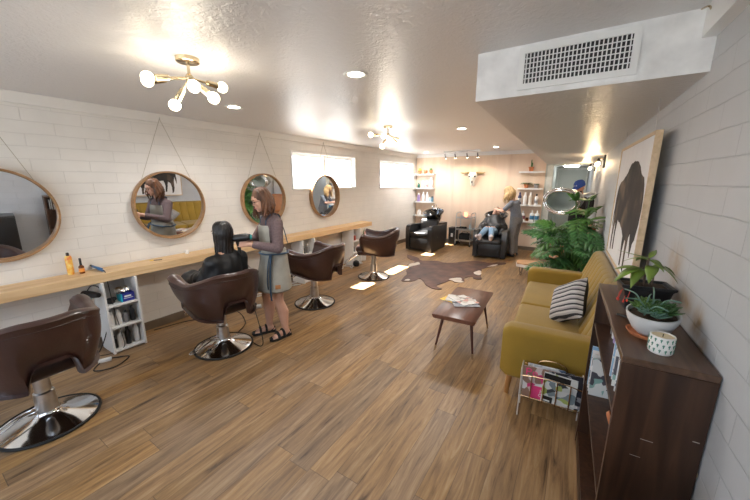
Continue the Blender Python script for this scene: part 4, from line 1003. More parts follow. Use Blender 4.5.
# hood: dome shell whose ringed mouth tips toward the room
def hood_M():
    return Matrix.Translation((3.85, 5.62, 1.40)) @ V((-.40, -1.0, -.12)).to_track_quat('Z', 'Y').to_matrix().to_4x4() @ Matrix.Diagonal((1.28, .92, 1, 1))
hm = t.matrix_basis.inverted() @ hood_M()
b = newbm(); lathe(b, [(.175, 0), (.185, -.02), (.185, -.16), (.165, -.26), (.11, -.33), (.03, -.36), (0, -.36), (0, -.352), (.03, -.352), (.105, -.322), (.157, -.255), (.175, -.16), (.172, -.01)], 48, hm, closed=True); link('hood_shell', b, mat('grey_enamel', (.17, .17, .155), .3), t)
b = newbm(); lathe(b, [(.171, -.012), (.168, -.16), (.150, -.25), (.10, -.315), (.03, -.345), (0, -.345), (0, -.340), (.03, -.340), (.098, -.310), (.147, -.246), (.164, -.158), (.168, -.012)], 48, hm, closed=True); link('hood_reflection_skin', b, m_sage, t)  # added inner skin; the sage wall's reflection is put into its colour
b = newbm()
for rad, rr_, z in ((.178, .020, .012), (.208, .016, .004)):
    tube(b, [hm @ V((rad * math.cos(2 * PI * i / 56), rad * math.sin(2 * PI * i / 56), z)) for i in range(56)], rr_, 10, True)
link('chrome_ring', b, m_chrome, t)
b = newbm(); tube(b, cr([hm @ V((0, 0, -.34)), hm @ V((0, 0, -.42)), V((-.25, 0, 1.50))], 4), .022, 10); link('hood_bracket', b, m_brushed, t)
# live edge slab table
t = thing('slab_table', 'low live edge pale wood slab table on hairpin legs beyond the sofa', 'table', (3.50, 6.32, 0), R(10))
b = newbm(); prism(b, rough_poly([(-.28, -.10), (-.1, -.16), (.1, -.15), (.3, -.12), (.33, .05), (.2, .15), (-.05, .16), (-.25, .12)], 4, .015, 7), .215, .24); bmesh.ops.recalc_face_normals(b, faces=b.faces); link('slab_top', b, wood('slab_oak', (.52, .28, .13), (.74, .46, .26), 'X', 1., .4, 10.), t, smooth=False)
b = newbm(); prism(b, [(x * 1.01, y * 1.01) for x, y in rough_poly([(-.28, -.10), (-.1, -.16), (.1, -.15), (.3, -.12), (.33, .05), (.2, .15), (-.05, .16), (-.25, .12)], 4, .015, 7)], .165, .214); link('pale_bark_edge', b, mat('bleached_bark', (.78, .70, .66), .8), t, smooth=False)
for x, y in ((-.2, -.08), (-.2, .08), (.22, -.08), (.22, .08)):
    b = newbm(); tube(b, cr([(x - .03, y, .165), (x - .01, y * 1.15, .02), (x, y * 1.17, .004), (x + .01, y * 1.15, .02), (x + .03, y, .165)], 3), .004, 6); link('leg', b, m_black, t)

# ---------------------------------------------------------------- back wall shelves and their contents
def wall_shelf(x0, x1, z, label):
    b = newbm(); bx(b, x0, x1, YB - .185, YB - .016, z, z + .035, .002); return tag(link('wall_shelf', b, m_white, smooth=False), label, 'shelf', 'white floating shelves on the plywood wall')
ZL = (1.86, 1.475, 1.09, .70); ZR = (1.89, 1.50, 1.105, .71)
nm = ('top', 'second', 'third', 'lowest')
for i, z in enumerate(ZL): wall_shelf(.02, .60, z, '%s white floating shelf in the left corner of the plywood wall' % nm[i])
for i, z in enumerate(ZR): wall_shelf(2.78, 3.32, z, '%s white floating shelf at the right end of the plywood wall' % nm[i])
SY = YB - .10
def pot_plant(name, label, loc, r, h, pm, kind, lm, n=16, L=.1):
    t = thing(name, label, 'potted plant', loc, random.random())
    b = newbm(); lathe(b, [(r * .72, 0), (r * .95, h * .78), (r * 1.08, h * .78), (r * 1.08, h), (r * .92, h), (r * .9, h * .85), (0, h * .85)], 24); link('pot', b, pm, t)
    b = newbm()
    if kind == 'ball': 
        lathe(b, [(r * .6, h * .85), (r * .85, h * 1.1), (r * .8, h * 1.5), (r * .4, h * 1.75), (0, h * 1.8)], 20)
        bmesh.ops.subdivide_edges(b, edges=b.edges[:], cuts=1)
        o = link('cactus', b, lm, t); return t
    if kind == 'column':
        for dx, hh in ((0, L), (.018, L * .6)): tube(b, [(dx, 0, h * .8), (dx * 1.2, 0, h + hh * .8), (dx * 1.2, 0, h + hh)], [.012, .013, .004], 10)
        link('cactus', b, lm, t); return t
    for i in range(n):
        a = 2.4 * i; el = .9 if kind == 'up' else .25
        leaf(b, (.012 * math.cos(a), .012 * math.sin(a), h * .86), (math.cos(a), math.sin(a), el + .5 * random.random()), L * random.uniform(.7, 1.1), .018 if kind != 'bush' else .026, .5, 5)
    thick(link('leaves', b, lm, t, recalc=False), .001); return t
flower = mat('yellow_bloom', (.80, .50, .10), .7)
pot_plant('potted_cactus', 'yellow flowering cactus in a terracotta pot, first on the top left shelf', (.16, SY, ZL[0] + .036), .048, .09, m_terra, 'ball', flower)
pot_plant('potted_cactus', 'green succulent in a terracotta pot, middle of three on the top left shelf', (.33, SY, ZL[0] + .036), .048, .09, m_terra, 'up', m_leaf2, 12, .08)
pot_plant('potted_cactus', 'dark round cactus in a terracotta pot, last of three on the top left shelf', (.49, SY, ZL[0] + .036), .048, .09, m_terra, 'ball', m_leaf)
def bp(lab, x, z, r, h, m, c, lm=None, capn=.45, cap_h=.2, name='product_bottle'):
    bottle(name, lab, (x, SY, z + .036), r, h, m, c, capn, group='hair products on the back wall shelves', cap_h=cap_h, labelm=lm)
bp('small dark green bottle on the second left wall shelf', .13, ZL[1], .034, .14, col('dark_green_plastic', (.02, .12, .08)), BLK)
bp('white bottle with blue label on the second left wall shelf', .25, ZL[1], .036, .20, WHT, WHT, LBL)
bp('white bottle with pink label on the second left wall shelf', .37, ZL[1], .036, .20, WHT, WHT, PNK)
bp('tall white litre bottle on the second left wall shelf', .51, ZL[1], .052, .28, WHT, WHT)
bp('lilac bottle on the third left wall shelf', .14, ZL[2], .040, .24, PUR, WHT)
bp('tall white bottle next to the lilac one on the third left shelf', .28, ZL[2], .040, .27, WHT, WHT)
bp('second tall white bottle on the third left shelf, nearer the blue jars', .40, ZL[2], .038, .27, WHT, WHT)
bp('pale blue jar on the third left wall shelf', .485, ZL[2], .032, .13, LBL, WHT, None, .8)
bp('blue grey jar at the right end of the third left wall shelf', .56, ZL[2], .034, .15, col('blue_grey_plastic', (.12, .25, .33)), BLK, None, .8)
bp('white bottle on the lowest left wall shelf', .17, ZL[3], .055, .16, WHT, WHT, None, .6)
pot_plant('potted_fern', 'tiny leafy plant in a white pot on the lowest left wall shelf', (.38, SY, ZL[3] + .036), .035, .07, WHT, 'bush', m_leaf2, 10, .07)
pot_plant('potted_cactus', 'upright cactus in a terracotta pot on the top right wall shelf', (3.03, SY, ZR[0] + .036), .055, .10, m_terra, 'column', m_leaf, 1, .17)
pot_plant('potted_aloe', 'spreading aloe in a terracotta pot on the second right wall shelf', (2.96, SY, ZR[1] + .036), .058, .11, m_terra, 'spread', m_leaf, 22, .17)
pot_plant('potted_succulent', 'bushy succulent in a dark grey pot on the second right wall shelf', (3.18, SY, ZR[1] + .036), .055, .10, GRY, 'bush', m_leaf, 26, .07)
bp('navy bottle first on the third right wall shelf', 2.84, ZR[2], .040, .29, NAV, NAV, SIL)
bp('white bottle second on the third right wall shelf', 2.96, ZR[2], .042, .29, WHT, WHT)
bp('cream bottle third on the third right wall shelf', 3.08, ZR[2], .042, .29, col('cream_plastic', (.75, .70, .62)), WHT)
bp('silver labelled bottle with black cap on the third right wall shelf', 3.21, ZR[2], .038, .26, WHT, BLK, SIL)
bp('white pump bottle with pink label first on the lowest right shelf', 2.84, ZR[3], .046, .25, WHT, WHT, PNK, .3)
bp('white pump bottle with maroon label second on the lowest right shelf', 2.95, ZR[3], .046, .24, WHT, WHT, col('maroon_ink', (.25, .08, .12)), .3)
bp('small brown jar in the middle of the lowest right wall shelf', 3.05, ZR[3], .036, .08, AMB, BLK, None, .9)
bp('white pump bottle with blue label on the lowest right wall shelf', 3.15, ZR[3], .048, .26, WHT, WHT, col('blue_ink', (.08, .25, .42)), .3)
bp('white pump bottle with blue label at the far right of the lowest shelf', 3.26, ZR[3], .048, .26, WHT, WHT, col('blue_ink', (.08, .25, .42)), .3)

# ---------------------------------------------------------------- longhorn skull
sk = thing('cattle_skull', 'white horned cattle skull mounted on the plywood wall', 'skull', (1.66, YB - .016, 1.80))
b = newbm()
rings = []
for (z, w, d, y) in ((.115, .045, .03, -.05), (.10, .085, .06, -.07), (.06, .105, .075, -.085), (.0, .100, .07, -.09), (-.05, .075, .055, -.085), (-.12, .055, .045, -.075), (-.19, .050, .04, -.065), (-.225, .035, .025, -.05)):
    rings.append([V((w * math.cos(2 * PI * j / 24), y + d * math.sin(2 * PI * j / 24), z)) for j in range(24)])
ring_loft(b, rings)
for s in (-1, 1): ell(b, (s * .088, -.085, .02), (.032, .04, .035)); ell(b, (s * .08, -.06, .105), (.05, .032, .03))
o = modify(link('skull_bone', b, mat('bleached_bone', (.78, .74, .66), .7, var=(14, .1)), sk), ('REMESH', dict(mode='VOXEL', voxel_size=.006)), ('SMOOTH', dict(factor=.5, iterations=3)))
for s in (-1, 1):
    b = newbm(); tube(b, cr([(s * .07, -.06, .105), (s * .15, -.065, .108), (s * .22, -.075, .10), (s * .29, -.09, .108), (s * .32, -.10, .118)], 5), [.03] * 5 + [.026] * 5 + [.020] * 5 + [.012] * 5 + [.006], 12); link('horn', b, mat('horn', (.42, .30, .13), .4, var=(10, .3)), sk)
    b = newbm(); ell(b, (s * .072, -.145, .015), (.022, .018, .022)); link('eye_socket', b, m_black, sk)
b = newbm(); ell(b, (0, -.125, -.12), (.018, .014, .038)); link('nasal_hole', b, m_black, sk)

# ---------------------------------------------------------------- utility cart
t = thing('utility_cart', 'small three tier chrome trolley against the plywood wall between the shampoo chairs', 'cart', (1.60, 8.38, 0), R(-4))
b = newbm()
for x in (-.20, .20):
    tube(b, cr([(x, -.16, .05), (x, -.16, .78), (x, -.15, .85), (x, -.08, .88), (x, .08, .88), (x, .15, .85), (x, .16, .78), (x, .16, .05)], 3), .011, 8)
link('frame', b, m_brushed, t)
for z in (.14, .43, .74):
    b = newbm(); bx(b, -.20, .20, -.16, .16, z, z + .02, .004); bx(b, -.2, .2, -.165, -.155, z, z + .045); bx(b, -.2, .2, .155, .165, z, z + .045); link('tray', b, m_brushed, t)
for x in (-.2, .2):
    for y in (-.16, .16): b = newbm(); lathe(b, [(.028, -.01), (.028, .01)], 16, Matrix.Translation((x, y, .028)) @ Matrix.Rotation(PI / 2, 4, 'Y')); tube(b, [(x, y, .028), (x, y, .06)], .008, 6); link('caster', b, m_black, t)
b = newbm(); ell(b, (0, 0, .07), (.055, .05, .075), None, 14)
for v in b.verts: v.co += noise.noise_vector(v.co * 22) * .02
t = thing('salt_lamp', 'glowing pink salt lamp on top of the chrome trolley', 'lamp', (1.60, 8.36, .762))
lb = link('salt_rock', b, mat('pink_salt', (.85, .35, .20), .6, emit=((1, .36, .18), 1.6)), t, smooth=False)
b = newbm(); lathe(b, [(.05, 0), (.055, .005), (.05, .015), (0, .015)], 20); link('wooden_base', b, m_legw, t)
b = newbm(); bx(b, -.12, .06, -.07, .07, 0, .05, .01); o = tag(link('folded_black_towel', b, m_tee), 'folded black towel on the middle tray of the trolley', 'towel'); o.location = (1.56, 8.38, .451)
bottle('spray_bottle', 'pale spray bottle on the middle tray of the trolley', (1.73, 8.36, .451), .03, .17, LBL, WHT, .3)
t = thing('black_bin', 'black lidded bin left of the chrome trolley', 'bin', (1.27, 8.42, 0))
b = newbm(); bx(b, -.10, .10, -.12, .12, 0, .44, .012); link('body', b, m_black, t)
b = newbm(); bx(b, -.105, .105, -.125, .125, .441, .47, .01); link('lid', b, m_black, t)
b = newbm(); bx(b, -.03, .03, -.1215, -.1205, .22, .32); link('paper_label', b, WHT, t, smooth=False)
b = newbm(); box(b, (0, 0, .12), (.30, .20, .20), .05, None, 4); tube(b, cr([(-.1, 0, .2), (-.06, 0, .26), (.06, 0, .26), (.1, 0, .2)], 4), .008, 8)
o = tag(link('black_bag', b, m_tee), 'soft black bag on the lowest tray of the trolley', 'bag'); o.location = (1.60, 8.38, .145); o.scale = (1, 1, .85)

# ---------------------------------------------------------------- shampoo chairs
def shampoo_chair(label, loc, rz, legrest=False):
    t = thing('shampoo_chair', label, 'chair', loc, rz, 'black shampoo basin chairs')
    # local: front = -y
    for s in (-1, 1):
        b = newbm(); rings = []
        for k, zz in enumerate((0.02, .55)): pass
        poly = [(-.40, .03), (.42, .03), (.42, .60), (.20, .62), (-.30, .64), (-.38, .62), (-.415, .56), (-.42, .4)]
        M = Matrix(((0, 0, 1, 0), (1, 0, 0, 0), (0, 1, 0, 0), (0, 0, 0, 1)))
        x0 = s * .30; prism(b, poly, min(x0 - .05, x0 + .05), max(x0 - .05, x0 + .05), M); bmesh.ops.bevel(b, geom=[e for e in b.edges if e.is_manifold and e.calc_face_angle(0) > .3], offset=.02, segments=3, affect='EDGES'); link('side_arm', b, m_blackl, t)
        b = newbm(); ell(b, (s * .352, -.05, .34), (.004, .02, .02)); link('badge', b, m_chrome, t)
    b = newbm(); box(b, (0, -.10, .41), (.49, .58, .12), .03, None, 4); link('seat_cushion', b, m_blackl, t)
    b = newbm(); box(b, (0, -.36, .19), (.49, .05, .30), .012, None, 3); link('front_panel', b, m_blackl, t)
    b = newbm(); box(b, (0, .18, .57), (.49, .13, .36), .05, Matrix.Rotation(R(-20), 4, 'X'), 4); link('backrest', b, m_blackl, t)
    if legrest:
        b = newbm(); box(b, (0, -.52, .43), (.50, .30, .09), .035, Matrix.Rotation(R(8), 4, 'X'), 4); link('leg_rest', b, m_blackl, t)
    b = newbm(); box(b, (0, .62, .33), (.46, .36, .60), .015, None, 3); box(b, (0, .55, .68), (.18, .18, .14), .02); link('basin_cabinet', b, m_blackl, t)
    b = newbm()
    tl = Matrix.Translation((0, .42, .79)) @ Matrix.Rotation(R(14), 4, 'X')
    lathe(b, [(.07, -.24), (.13, -.18), (.19, -.06), (.235, .08), (.262, .10), (.270, .13), (.255, .14), (.225, .12), (.17, -.01), (.10, -.08), (.03, -.10), (0, -.10)], 40, tl, 1., 1.08); bb = link('basin_bowl', b, mat('glossy_black_ceramic', (.008, .008, .009), .06, coat=.6), t)
    b = newbm(); p = tl @ V((0, .19, .13)); tube(b, cr([p, p + V((0, 0, .10)), p + V((0, -.05, .15)), p + V((0, -.13, .12))], 4), .011, 8); tube(b, [p + V((.06, 0, -.01)), p + V((.06, 0, .05)), p + V((.06, -.04, .07))], .009, 8); tube(b, cr([p + V((-.07, 0, 0)), p + V((-.07, 0, .07)), p + V((-.07, -.07, .10)), p + V((-.06, -.12, .06))], 4), .012, 8); link('faucet', b, m_chrome, t)
    return t
shampoo_chair('empty black shampoo chair with basin in the left corner', (.885, 7.43, 0), R(-3))
sc2 = shampoo_chair('black reclining shampoo chair holding the client in blue jeans', (2.47, 7.60, 0), R(4), True)

# ---------------------------------------------------------------- ceiling lights
def starburst(label, loc, scale, rz, bulbs):
    t = thing('starburst_ceiling_light', label, 'ceiling light', loc, rz, 'brass starburst ceiling lights')
    b = newbm(); lathe(b, [(.065, 0), (.065, -.022), (.060, -.026), (0, -.026)], 40); link('canopy', b, m_brass, t)
    b = newbm(); tube(b, [(0, 0, -.02), (0, 0, -.10)], .009, 10); ell(b, (0, 0, -.11), (.024, .024, .024)); link('stem', b, m_brass, t)
    for (a, el, L) in bulbs:
        d = V((math.cos(R(a)) * math.cos(R(el)), math.sin(R(a)) * math.cos(R(el)), math.sin(R(el)))); c = V((0, 0, -.11))
        b = newbm(); tube(b, [c, c + d * (L - .07)], .007, 8); tube(b, [c + d * (L - .10), c + d * (L - .03)], [.017, .020], 14); ar = link('arm', b, m_brass, t)
        b = newbm(); ell(b, c + d * (L + .01), (.034, .034, .034), None, 20); link('globe_bulb', b, m_bulb, ar)
    return t
for lab, loc, rz in (('nearest brass starburst ceiling light with six glowing globe bulbs', (1.97, 1.19, CZ), 0), ('farther brass starburst ceiling light near the middle of the room', (1.77, 3.96, CZ), R(25))):
    starburst(lab, loc, 1., rz, ((213, -4, .25), (262, -12, .22), (225, -58, .18), (20, -38, .19), (335, -24, .23), (95, 0, .22)))
def lamp(name, typ, loc, power, color=(1, .82, .6), size=.05, rot=None, spot=None):
    d = bpy.data.lights.new(name, typ); d.energy = power; d.color = color
    if typ in ('POINT', 'SPOT'): d.shadow_soft_size = size
    if typ == 'SPOT' and spot: d.spot_size = R(spot); d.spot_blend = .6
    o = bpy.data.objects.new(name, d); C.objects.link(o); o.location = loc
    if rot is not None: o.rotation_euler = rot
    return o
for i, (x, y) in enumerate(((1.97, 1.19), (1.77, 3.96))):
    lamp('starburst_glow', 'POINT', (x, y, CZ - .27), 7.5, (1, .89, .74), .12)
nmz = ['recessed ceiling downlight nearest the camera, left of the duct box', 'recessed ceiling downlight close to the cream wall above the standing stylist', 'recessed ceiling downlight in the middle of the room', 'recessed ceiling downlight near the plywood wall, right side', 'recessed ceiling downlight in the far left corner by the plywood wall']
for i, (x, y) in enumerate(((2.66, 1.98), (1.03, 2.14), (2.55, 4.70), (2.40, 7.60), (.62, 7.9))):
    t = thing('recessed_downlight', nmz[i], 'ceiling light', (x, y, CZ), 0, 'recessed ceiling downlights')
    b = newbm(); lathe(b, [(.055, -.001), (.085, -.001), (.085, -.005), (.078, -.009), (.057, -.004)], 40, closed=True); link('trim_ring', b, m_trimw, t)
    b = newbm(); lathe(b, [(0, -.001), (.0545, -.001), (.0545, -.003), (0, -.003)], 32); link('lens', b, m_can, t)
    lamp('downlight_glow', 'SPOT', (x, y, CZ - .02), (38, 45, 75, 70, 80)[i], (1, .97, .94), .16, (0, 0, 0), 165)
# hall ceiling panel light
t = thing('hall_ceiling_light', 'flat white rectangular light on the hall ceiling beyond the opening', 'ceiling light', (3.82, 9.65, 2.08))
b = newbm(); bx(b, -.16, .16, -.16, .16, -.03, 0, .005); link('diffuser', b, mat('lit_panel', (1, 1, 1), .4, emit=((.95, .97, 1.), 9.)), t)
# track light
t = thing('track_light', 'ceiling track with four small grey spot heads in front of the plywood wall', 'ceiling light', (1.50, 8.02, CZ), R(-2))
b = newbm(); bx(b, -.46, .46, -.018, .018, -.025, 0, .003); link('track_rail', b, m_brushed, t)
b = newbm(); bx(b, -.07, .07, -.03, .03, -.04, -.0251, .004); link('power_box', b, m_brushed, t)
for i, x in enumerate((-.42, -.16, .14, .40)):
    b = newbm(); tube(b, [(x, 0, -.02), (x, 0, -.09)], .006, 8); hd = link('spot_head', b, m_brushed, t)
    b = newbm(); tube(b, [V((x, -.02, -.07)), V((x, .02, -.13)), V((x, .035, -.165))], [.014, .019, .022], 16); link('lamp_barrel', b, mat('grey_metal', (.22, .22, .23), .35, .8), hd)
    b = newbm(); q = V((0, .35, -.9)).to_track_quat('Z', 'Y').to_matrix().to_4x4(); lathe(b, [(0, 0), (.017, 0), (.017, .003), (0, .003)], 16, Matrix.Translation((x, .0365, -.1685)) @ q); link('lamp_face', b, m_can, hd)
    wp = t.matrix_basis @ V((x, .05, -.19)); tgt = V((1.66 + (x * 1.6), YB, 1.75 if abs(x) < .2 else 1.5)); dd = (tgt - wp)
    lamp('track_glow', 'SPOT', wp, 5 if abs(x) > .2 else 9, (1, .82, .6), .02, dd.to_track_quat('-Z', 'Y').to_euler(), 65)
# wall sconces
for i, (y, lab) in enumerate(((6.3, 'nearer black and brass two bulb wall sconce beyond the bison painting'), (8.25, 'farther two bulb wall sconce near the hall'))):
    t = thing('wall_sconce', lab, 'wall light', (wr(y), y, 2.0), TAP, 'two bulb wall sconces')
    b = newbm(); bx(b, -.03, 0, -.05, .05, -.10, .10, .008); link('backplate', b, m_black, t)
    for s in (-1, 1):
        b = newbm(); tube(b, cr([(-.03, 0, .03), (-.08, s * .05, .05), (-.10, s * .13, .04), (-.10, s * .15, .02)], 4), .008, 8); tube(b, [(-.10, s * .15, .045), (-.10, s * .15, -.005)], [.014, .024], 14); ar = link('arm', b, m_brass if s > 0 else m_black, t)
        b = newbm(); ell(b, (-.10, s * .15, -.04), (.026, .026, .034)); link('bulb', b, m_bulb, ar)
    lamp('sconce_glow', 'POINT', t.matrix_basis @ V((-.17, 0, -.04)), 5, (1, .72, .42), .06)

# ---------------------------------------------------------------- people
def person(label, loc, rz): return thing('person', label, 'person', loc, rz)
def cap_(bm, p0, p1, r0, r1, n=14):
    p0, p1 = V(p0), V(p1); tube(bm, [p0, p0.lerp(p1, .5), p1], [r0, (r0 + r1) / 2, r1], n)
    ell(bm, p0, (r0,) * 3, None, n); ell(bm, p1, (r1,) * 3, None, n)
def limb(bm, pts, rs, n=14):
    """smooth tapered limb through pts"""
    for i in range(len(pts) - 1): cap_(bm, pts[i], pts[i + 1], rs[i], rs[i + 1], n)
def torso(bm, rings, n=28):
    """rings: (centre, half_depth(x), half_width(y))"""
    ring_loft(bm, [[V(c) + V((rx * math.cos(2 * PI * j / n), ry * math.sin(2 * PI * j / n), 0)) for j in range(n)] for c, rx, ry in rings])
def hand(bm, w, d, nrm, thumb, curl=.5, s=1.):
    """w wrist, d direction of the palm, nrm palm-facing normal, thumb side vector"""
    d = V(d).normalized(); nrm = V(nrm); nrm = (nrm - d * nrm.dot(d)).normalized(); sd = d.cross(nrm).normalized()
    if sd.dot(V(thumb)) < 0: sd = -sd
    w = V(w)
    def P(a, b_, c): return w + d * a * s + sd * b_ * s + nrm * c * s
    for b_ in (-.028, -.010, .010, .026): cap_(bm, P(.01, b_ * .6, 0), P(.085, b_, 0), .013 * s, .0105 * s, 10)
    for b_, L in ((-.031, .055), (-.0105, .068), (.0105, .072), (.031, .066)):
        p = P(.088, b_, 0); a = .15 + curl * .35; dd = d
        for k, f in enumerate((.45, .32, .23)):
            dd = (d * math.cos(a) + nrm * math.sin(a)).normalized(); q = p + dd * L * f * s; cap_(bm, p, q, (.0088 - k * .0008) * s, (.0080 - k * .0008) * s, 8); p = q; a += curl * .8
    p = P(.03, .030, .006); q = P(.062, .058, .016); cap_(bm, p, q, .012 * s, .009 * s, 8); cap_(bm, q, P(.092, .060, .030), .009 * s, .0075 * s, 8)
def frame(f, u):
    f = V(f).normalized(); u = V(u); u = (u - f * u.dot(f)).normalized(); l = u.cross(f); M = Matrix((f, l, u)).transposed().to_4x4(); return M
def head(bm, c, f, u, s=1.):
    """c = head centre; returns matrix (x forward, y left, z up)"""
    M = Matrix.Translation(V(c)) @ frame(f, u); r3 = M.to_3x3()
    def e(p, r): ell(bm, M @ (V(p) * s), tuple(x * s for x in r), r3, 22)
    e((-.012, 0, .030), (.096, .076, .085)); e((.012, 0, -.022), (.074, .063, .082)); e((.040, 0, -.062), (.044, .043, .042)); e((.062, 0, -.090), (.020, .020, .016))
    e((.066, 0, .035), (.020, .052, .014)); e((.074, 0, -.052), (.015, .026, .014))
    ring_loft(bm, [[M @ (V((.078 + dx, y, z)) * s) for dx, y, z in ((0, -w_, z_), (dd, 0, z_), (0, w_, z_), (-.02, 0, z_))] for z_, w_, dd in ((.026, .006, .010), (.004, .008, .018), (-.014, .013, .030), (-.024, .011, .020))])
    for sg in (-1, 1):
        e((.068, sg * .030, -.016), (.016, .020, .016)); e((-.004, sg * .077, -.008), (.018, .008, .030))
    return M
def face_bits(parent, M, s=1., lips=True):
    for sg in (-1, 1):
        b = newbm(); ell(b, M @ (V((.0855, sg * .030, .012)) * s), (.006 * s, .012 * s, .0065 * s), M.to_3x3(), 12); link('eye', b, m_eye, parent)
        b = newbm(); tube(b, [M @ (V(q) * s) for q in ((.084, sg * .046, .034), (.091, sg * .032, .040), (.092, sg * .016, .036))], .0035 * s, 6); link('eyebrow', b, m_auburn if s > 0 else m_black, parent)
    if lips:
        b = newbm(); ell(b, M @ (V((.0885, 0, -.050)) * s), (.006 * s, .021 * s, .0045 * s), M.to_3x3(), 12); ell(b, M @ (V((.0875, 0, -.057)) * s), (.006 * s, .017 * s, .0045 * s), M.to_3x3(), 12); link('lips', b, m_lip, parent)
def vox(o, v=.008, sm=4): return modify(o, ('REMESH', dict(mode='VOXEL', voxel_size=v)), ('SMOOTH', dict(factor=.5, iterations=sm)))
def tube_lock(bm, pts, r):
    q = cr(pts, 5); n = len(q); tube(bm, q, [max(.0015, r * math.sin(PI * min(1, .35 + .62 * i / (n - 1)))) for i in range(n)], 7)
def hair_long(bm, M, L, locks, spread=.0, wav=.01, r=.017, seed=1, face=55, s=1., curl=0., side_only=False):
    rn = random.Random(seed)
    ell(bm, M @ (V((-.022, 0, .040)) * s), (.100 * s, .086 * s, .090 * s), M.to_3x3(), 22)
    for i in range(locks):
        a = R(face + (360 - 2 * face) * i / (locks - 1)); ln = L * rn.uniform(.85, 1.08); pts = []
        for k in range(7):
            u = k / 6
            if u < .35: v = u / .35; rad = .094 * math.sin(PI / 2 * (.25 + .75 * v)); z = .115 * math.cos(PI / 2 * (.1 + .9 * v)) + .01
            else: v = (u - .35) / .65; rad = .094 + spread * math.sin(PI * v) ; z = .02 - ln * v
            ph = i * 1.7 + k * 2.1; rad += wav * math.sin(ph) * u - curl * max(0, u - .8)
            x = -.018 + rad * math.cos(a) * 1.0; y = rad * .90 * math.sin(a + .1 * math.sin(ph) * u)
            pts.append(M @ (V((x, y, z)) * s) if u < .35 else M @ (V((x, y, .02)) * s) + V((0, 0, z - .02)) * s)
        tube_lock(bm, pts, r * rn.uniform(.8, 1.15) * s)
def foot(bm, ankle, d, L=.235, w=.042):
    a = V(ankle); d = V(d).normalized(); s = V((-d.y, d.x, 0))
    cap_(bm, (a.x, a.y, a.z), a - d * .03 + V((0, 0, -a.z + .03)), .033, .030, 12)
    cap_(bm, a - d * .035 + V((0, 0, -a.z + .028)), a + d * (L - .11) + V((0, 0, -a.z + .030)), .028, .032, 12)
    cap_(bm, a + V((0, 0, -.02)), a + d * .09 + V((0, 0, -a.z + .040)), .036, .030, 12)
    cap_(bm, a + d * (L - .12) + s * .015 + V((0, 0, -a.z + .024)), a + d * (L - .12) - s * .02 + V((0, 0, -a.z + .024)), .026, .024, 12)
    for i in range(5):
        k = (i - 2) * .0165; ln = (.052, .050, .046, .040, .034)[i]
        p = a + d * (L - .12) + s * -k + V((0, 0, -a.z + .020)); cap_(bm, p, p + d * ln, .011 if i else .013, .009 if i else .011, 8)

# --- standing stylist (local: faces +x, left = +y)
SH = 1.0
st = person('standing stylist in mauve sweater and pale apron blow drying the seated client', (1.36, 2.24, 0), R(-110)); st.scale = (.975, .975, .975)
b = newbm()
hc = V((.10, .0, 1.545)); Mh = head(b, hc, (.93, .10, -.34), (.30, 0, 1), 1.0)
limb(b, [(.0, 0, 1.34), (.03, 0, 1.40), (.075, 0, 1.49)], [.058, .052, .050])
torso(b, [((-.01, 0, .80), .10, .15), ((0, 0, .88), .105, .165), ((0, 0, .98), .095, .15), ((.0, 0, 1.07), .085, .125), ((.01, 0, 1.18), .095, .135), ((.005, 0, 1.28), .095, .15), ((-.0, 0, 1.345), .07, .13), ((0, 0, 1.38), .05, .07)])
# legs: left leg back, right leg forward
LA, LB = V((-.02, .09, .0)), V((.10, -.10, .0))
limb(b, [(-.0, .085, .84), (.02, .095, .47), (-.04, .10, .10)], [.085, .055, .036]); limb(b, [(.0, -.085, .84), (.08, -.10, .47), (.07, -.11, .10)], [.085, .055, .036])
limb(b, [(.0, .095, .40), (-.035, .098, .30), (-.04, .10, .14)], [.050, .052, .035]); limb(b, [(.055, -.105, .40), (.045, -.105, .30), (.065, -.11, .14)], [.050, .052, .035])
foot(b, (-.04, .10, .085), (1, .15, 0)); foot(b, (.07, -.11, .085), (1, -.2, 0))
# arms reach forward to the client's hair
eL, wL = V((.04, .25, 1.06)), V((.29, .13, 1.12)); eR, wR = V((.12, -.24, 1.09)), V((.36, -.06, 1.17))
limb(b, [(0, .155, 1.315), eL, wL], [.048, .040, .026]); limb(b, [(0, -.155, 1.315), eR, wR], [.048, .040, .026])
hand(b, wL, (wR - wL) * .3 + V((.9, -.2, .1)), (0, -1, -.1), (0, 0, 1), .75, .95); hand(b, wR, (.8, .25, .0), (0, 1, -.2), (0, 0, 1), .7, .95)
vox(link('body', b, m_skin, st), .0055, 3)
face_bits(st, Mh)
b = newbm()   # round glasses
for sg in (-1, 1):
    tube(b, [Mh @ V((.100, sg * .033 + .021 * math.cos(a), .010 + .019 * math.sin(a))) for a in [2 * PI * i / 20 for i in range(20)]], .0018, 6, True)
    tube(b, [Mh @ V((.098, sg * .054, .014)), Mh @ V((.05, sg * .078, .014)), Mh @ V((0, sg * .084, .010))], .0016, 6)
tube(b, [Mh @ V((.100, -.012, .012)), Mh @ V((.104, 0, .015)), Mh @ V((.100, .012, .012))], .0018, 6); link('glasses', b, m_black, st)
b = newbm(); hair_long(b, Mh, .235, 44, .034, .026, .0145, 4, 66, 1., .02); vox(link('hair', b, m_auburn, st), .0042, 1)
b = newbm()   # sweater
torso(b, [((-.005, 0, .86), .118, .176), ((0, 0, .95), .112, .165), ((.0, 0, 1.07), .104, .145), ((.01, 0, 1.18), .114, .155), ((.005, 0, 1.28), .112, .168), ((-.0, 0, 1.345), .088, .150), ((0, 0, 1.385), .070, .085), ((.01, 0, 1.40), .060, .068)])
limb(b, [(0, .155, 1.31), eL, eL.lerp(wL, .80)], [.062, .052, .040]); limb(b, [(0, -.155, 1.31), eR, eR.lerp(wR, .80)], [.062, .052, .040])
vox(link('sweater', b, m_mauve, st), .009, 4)
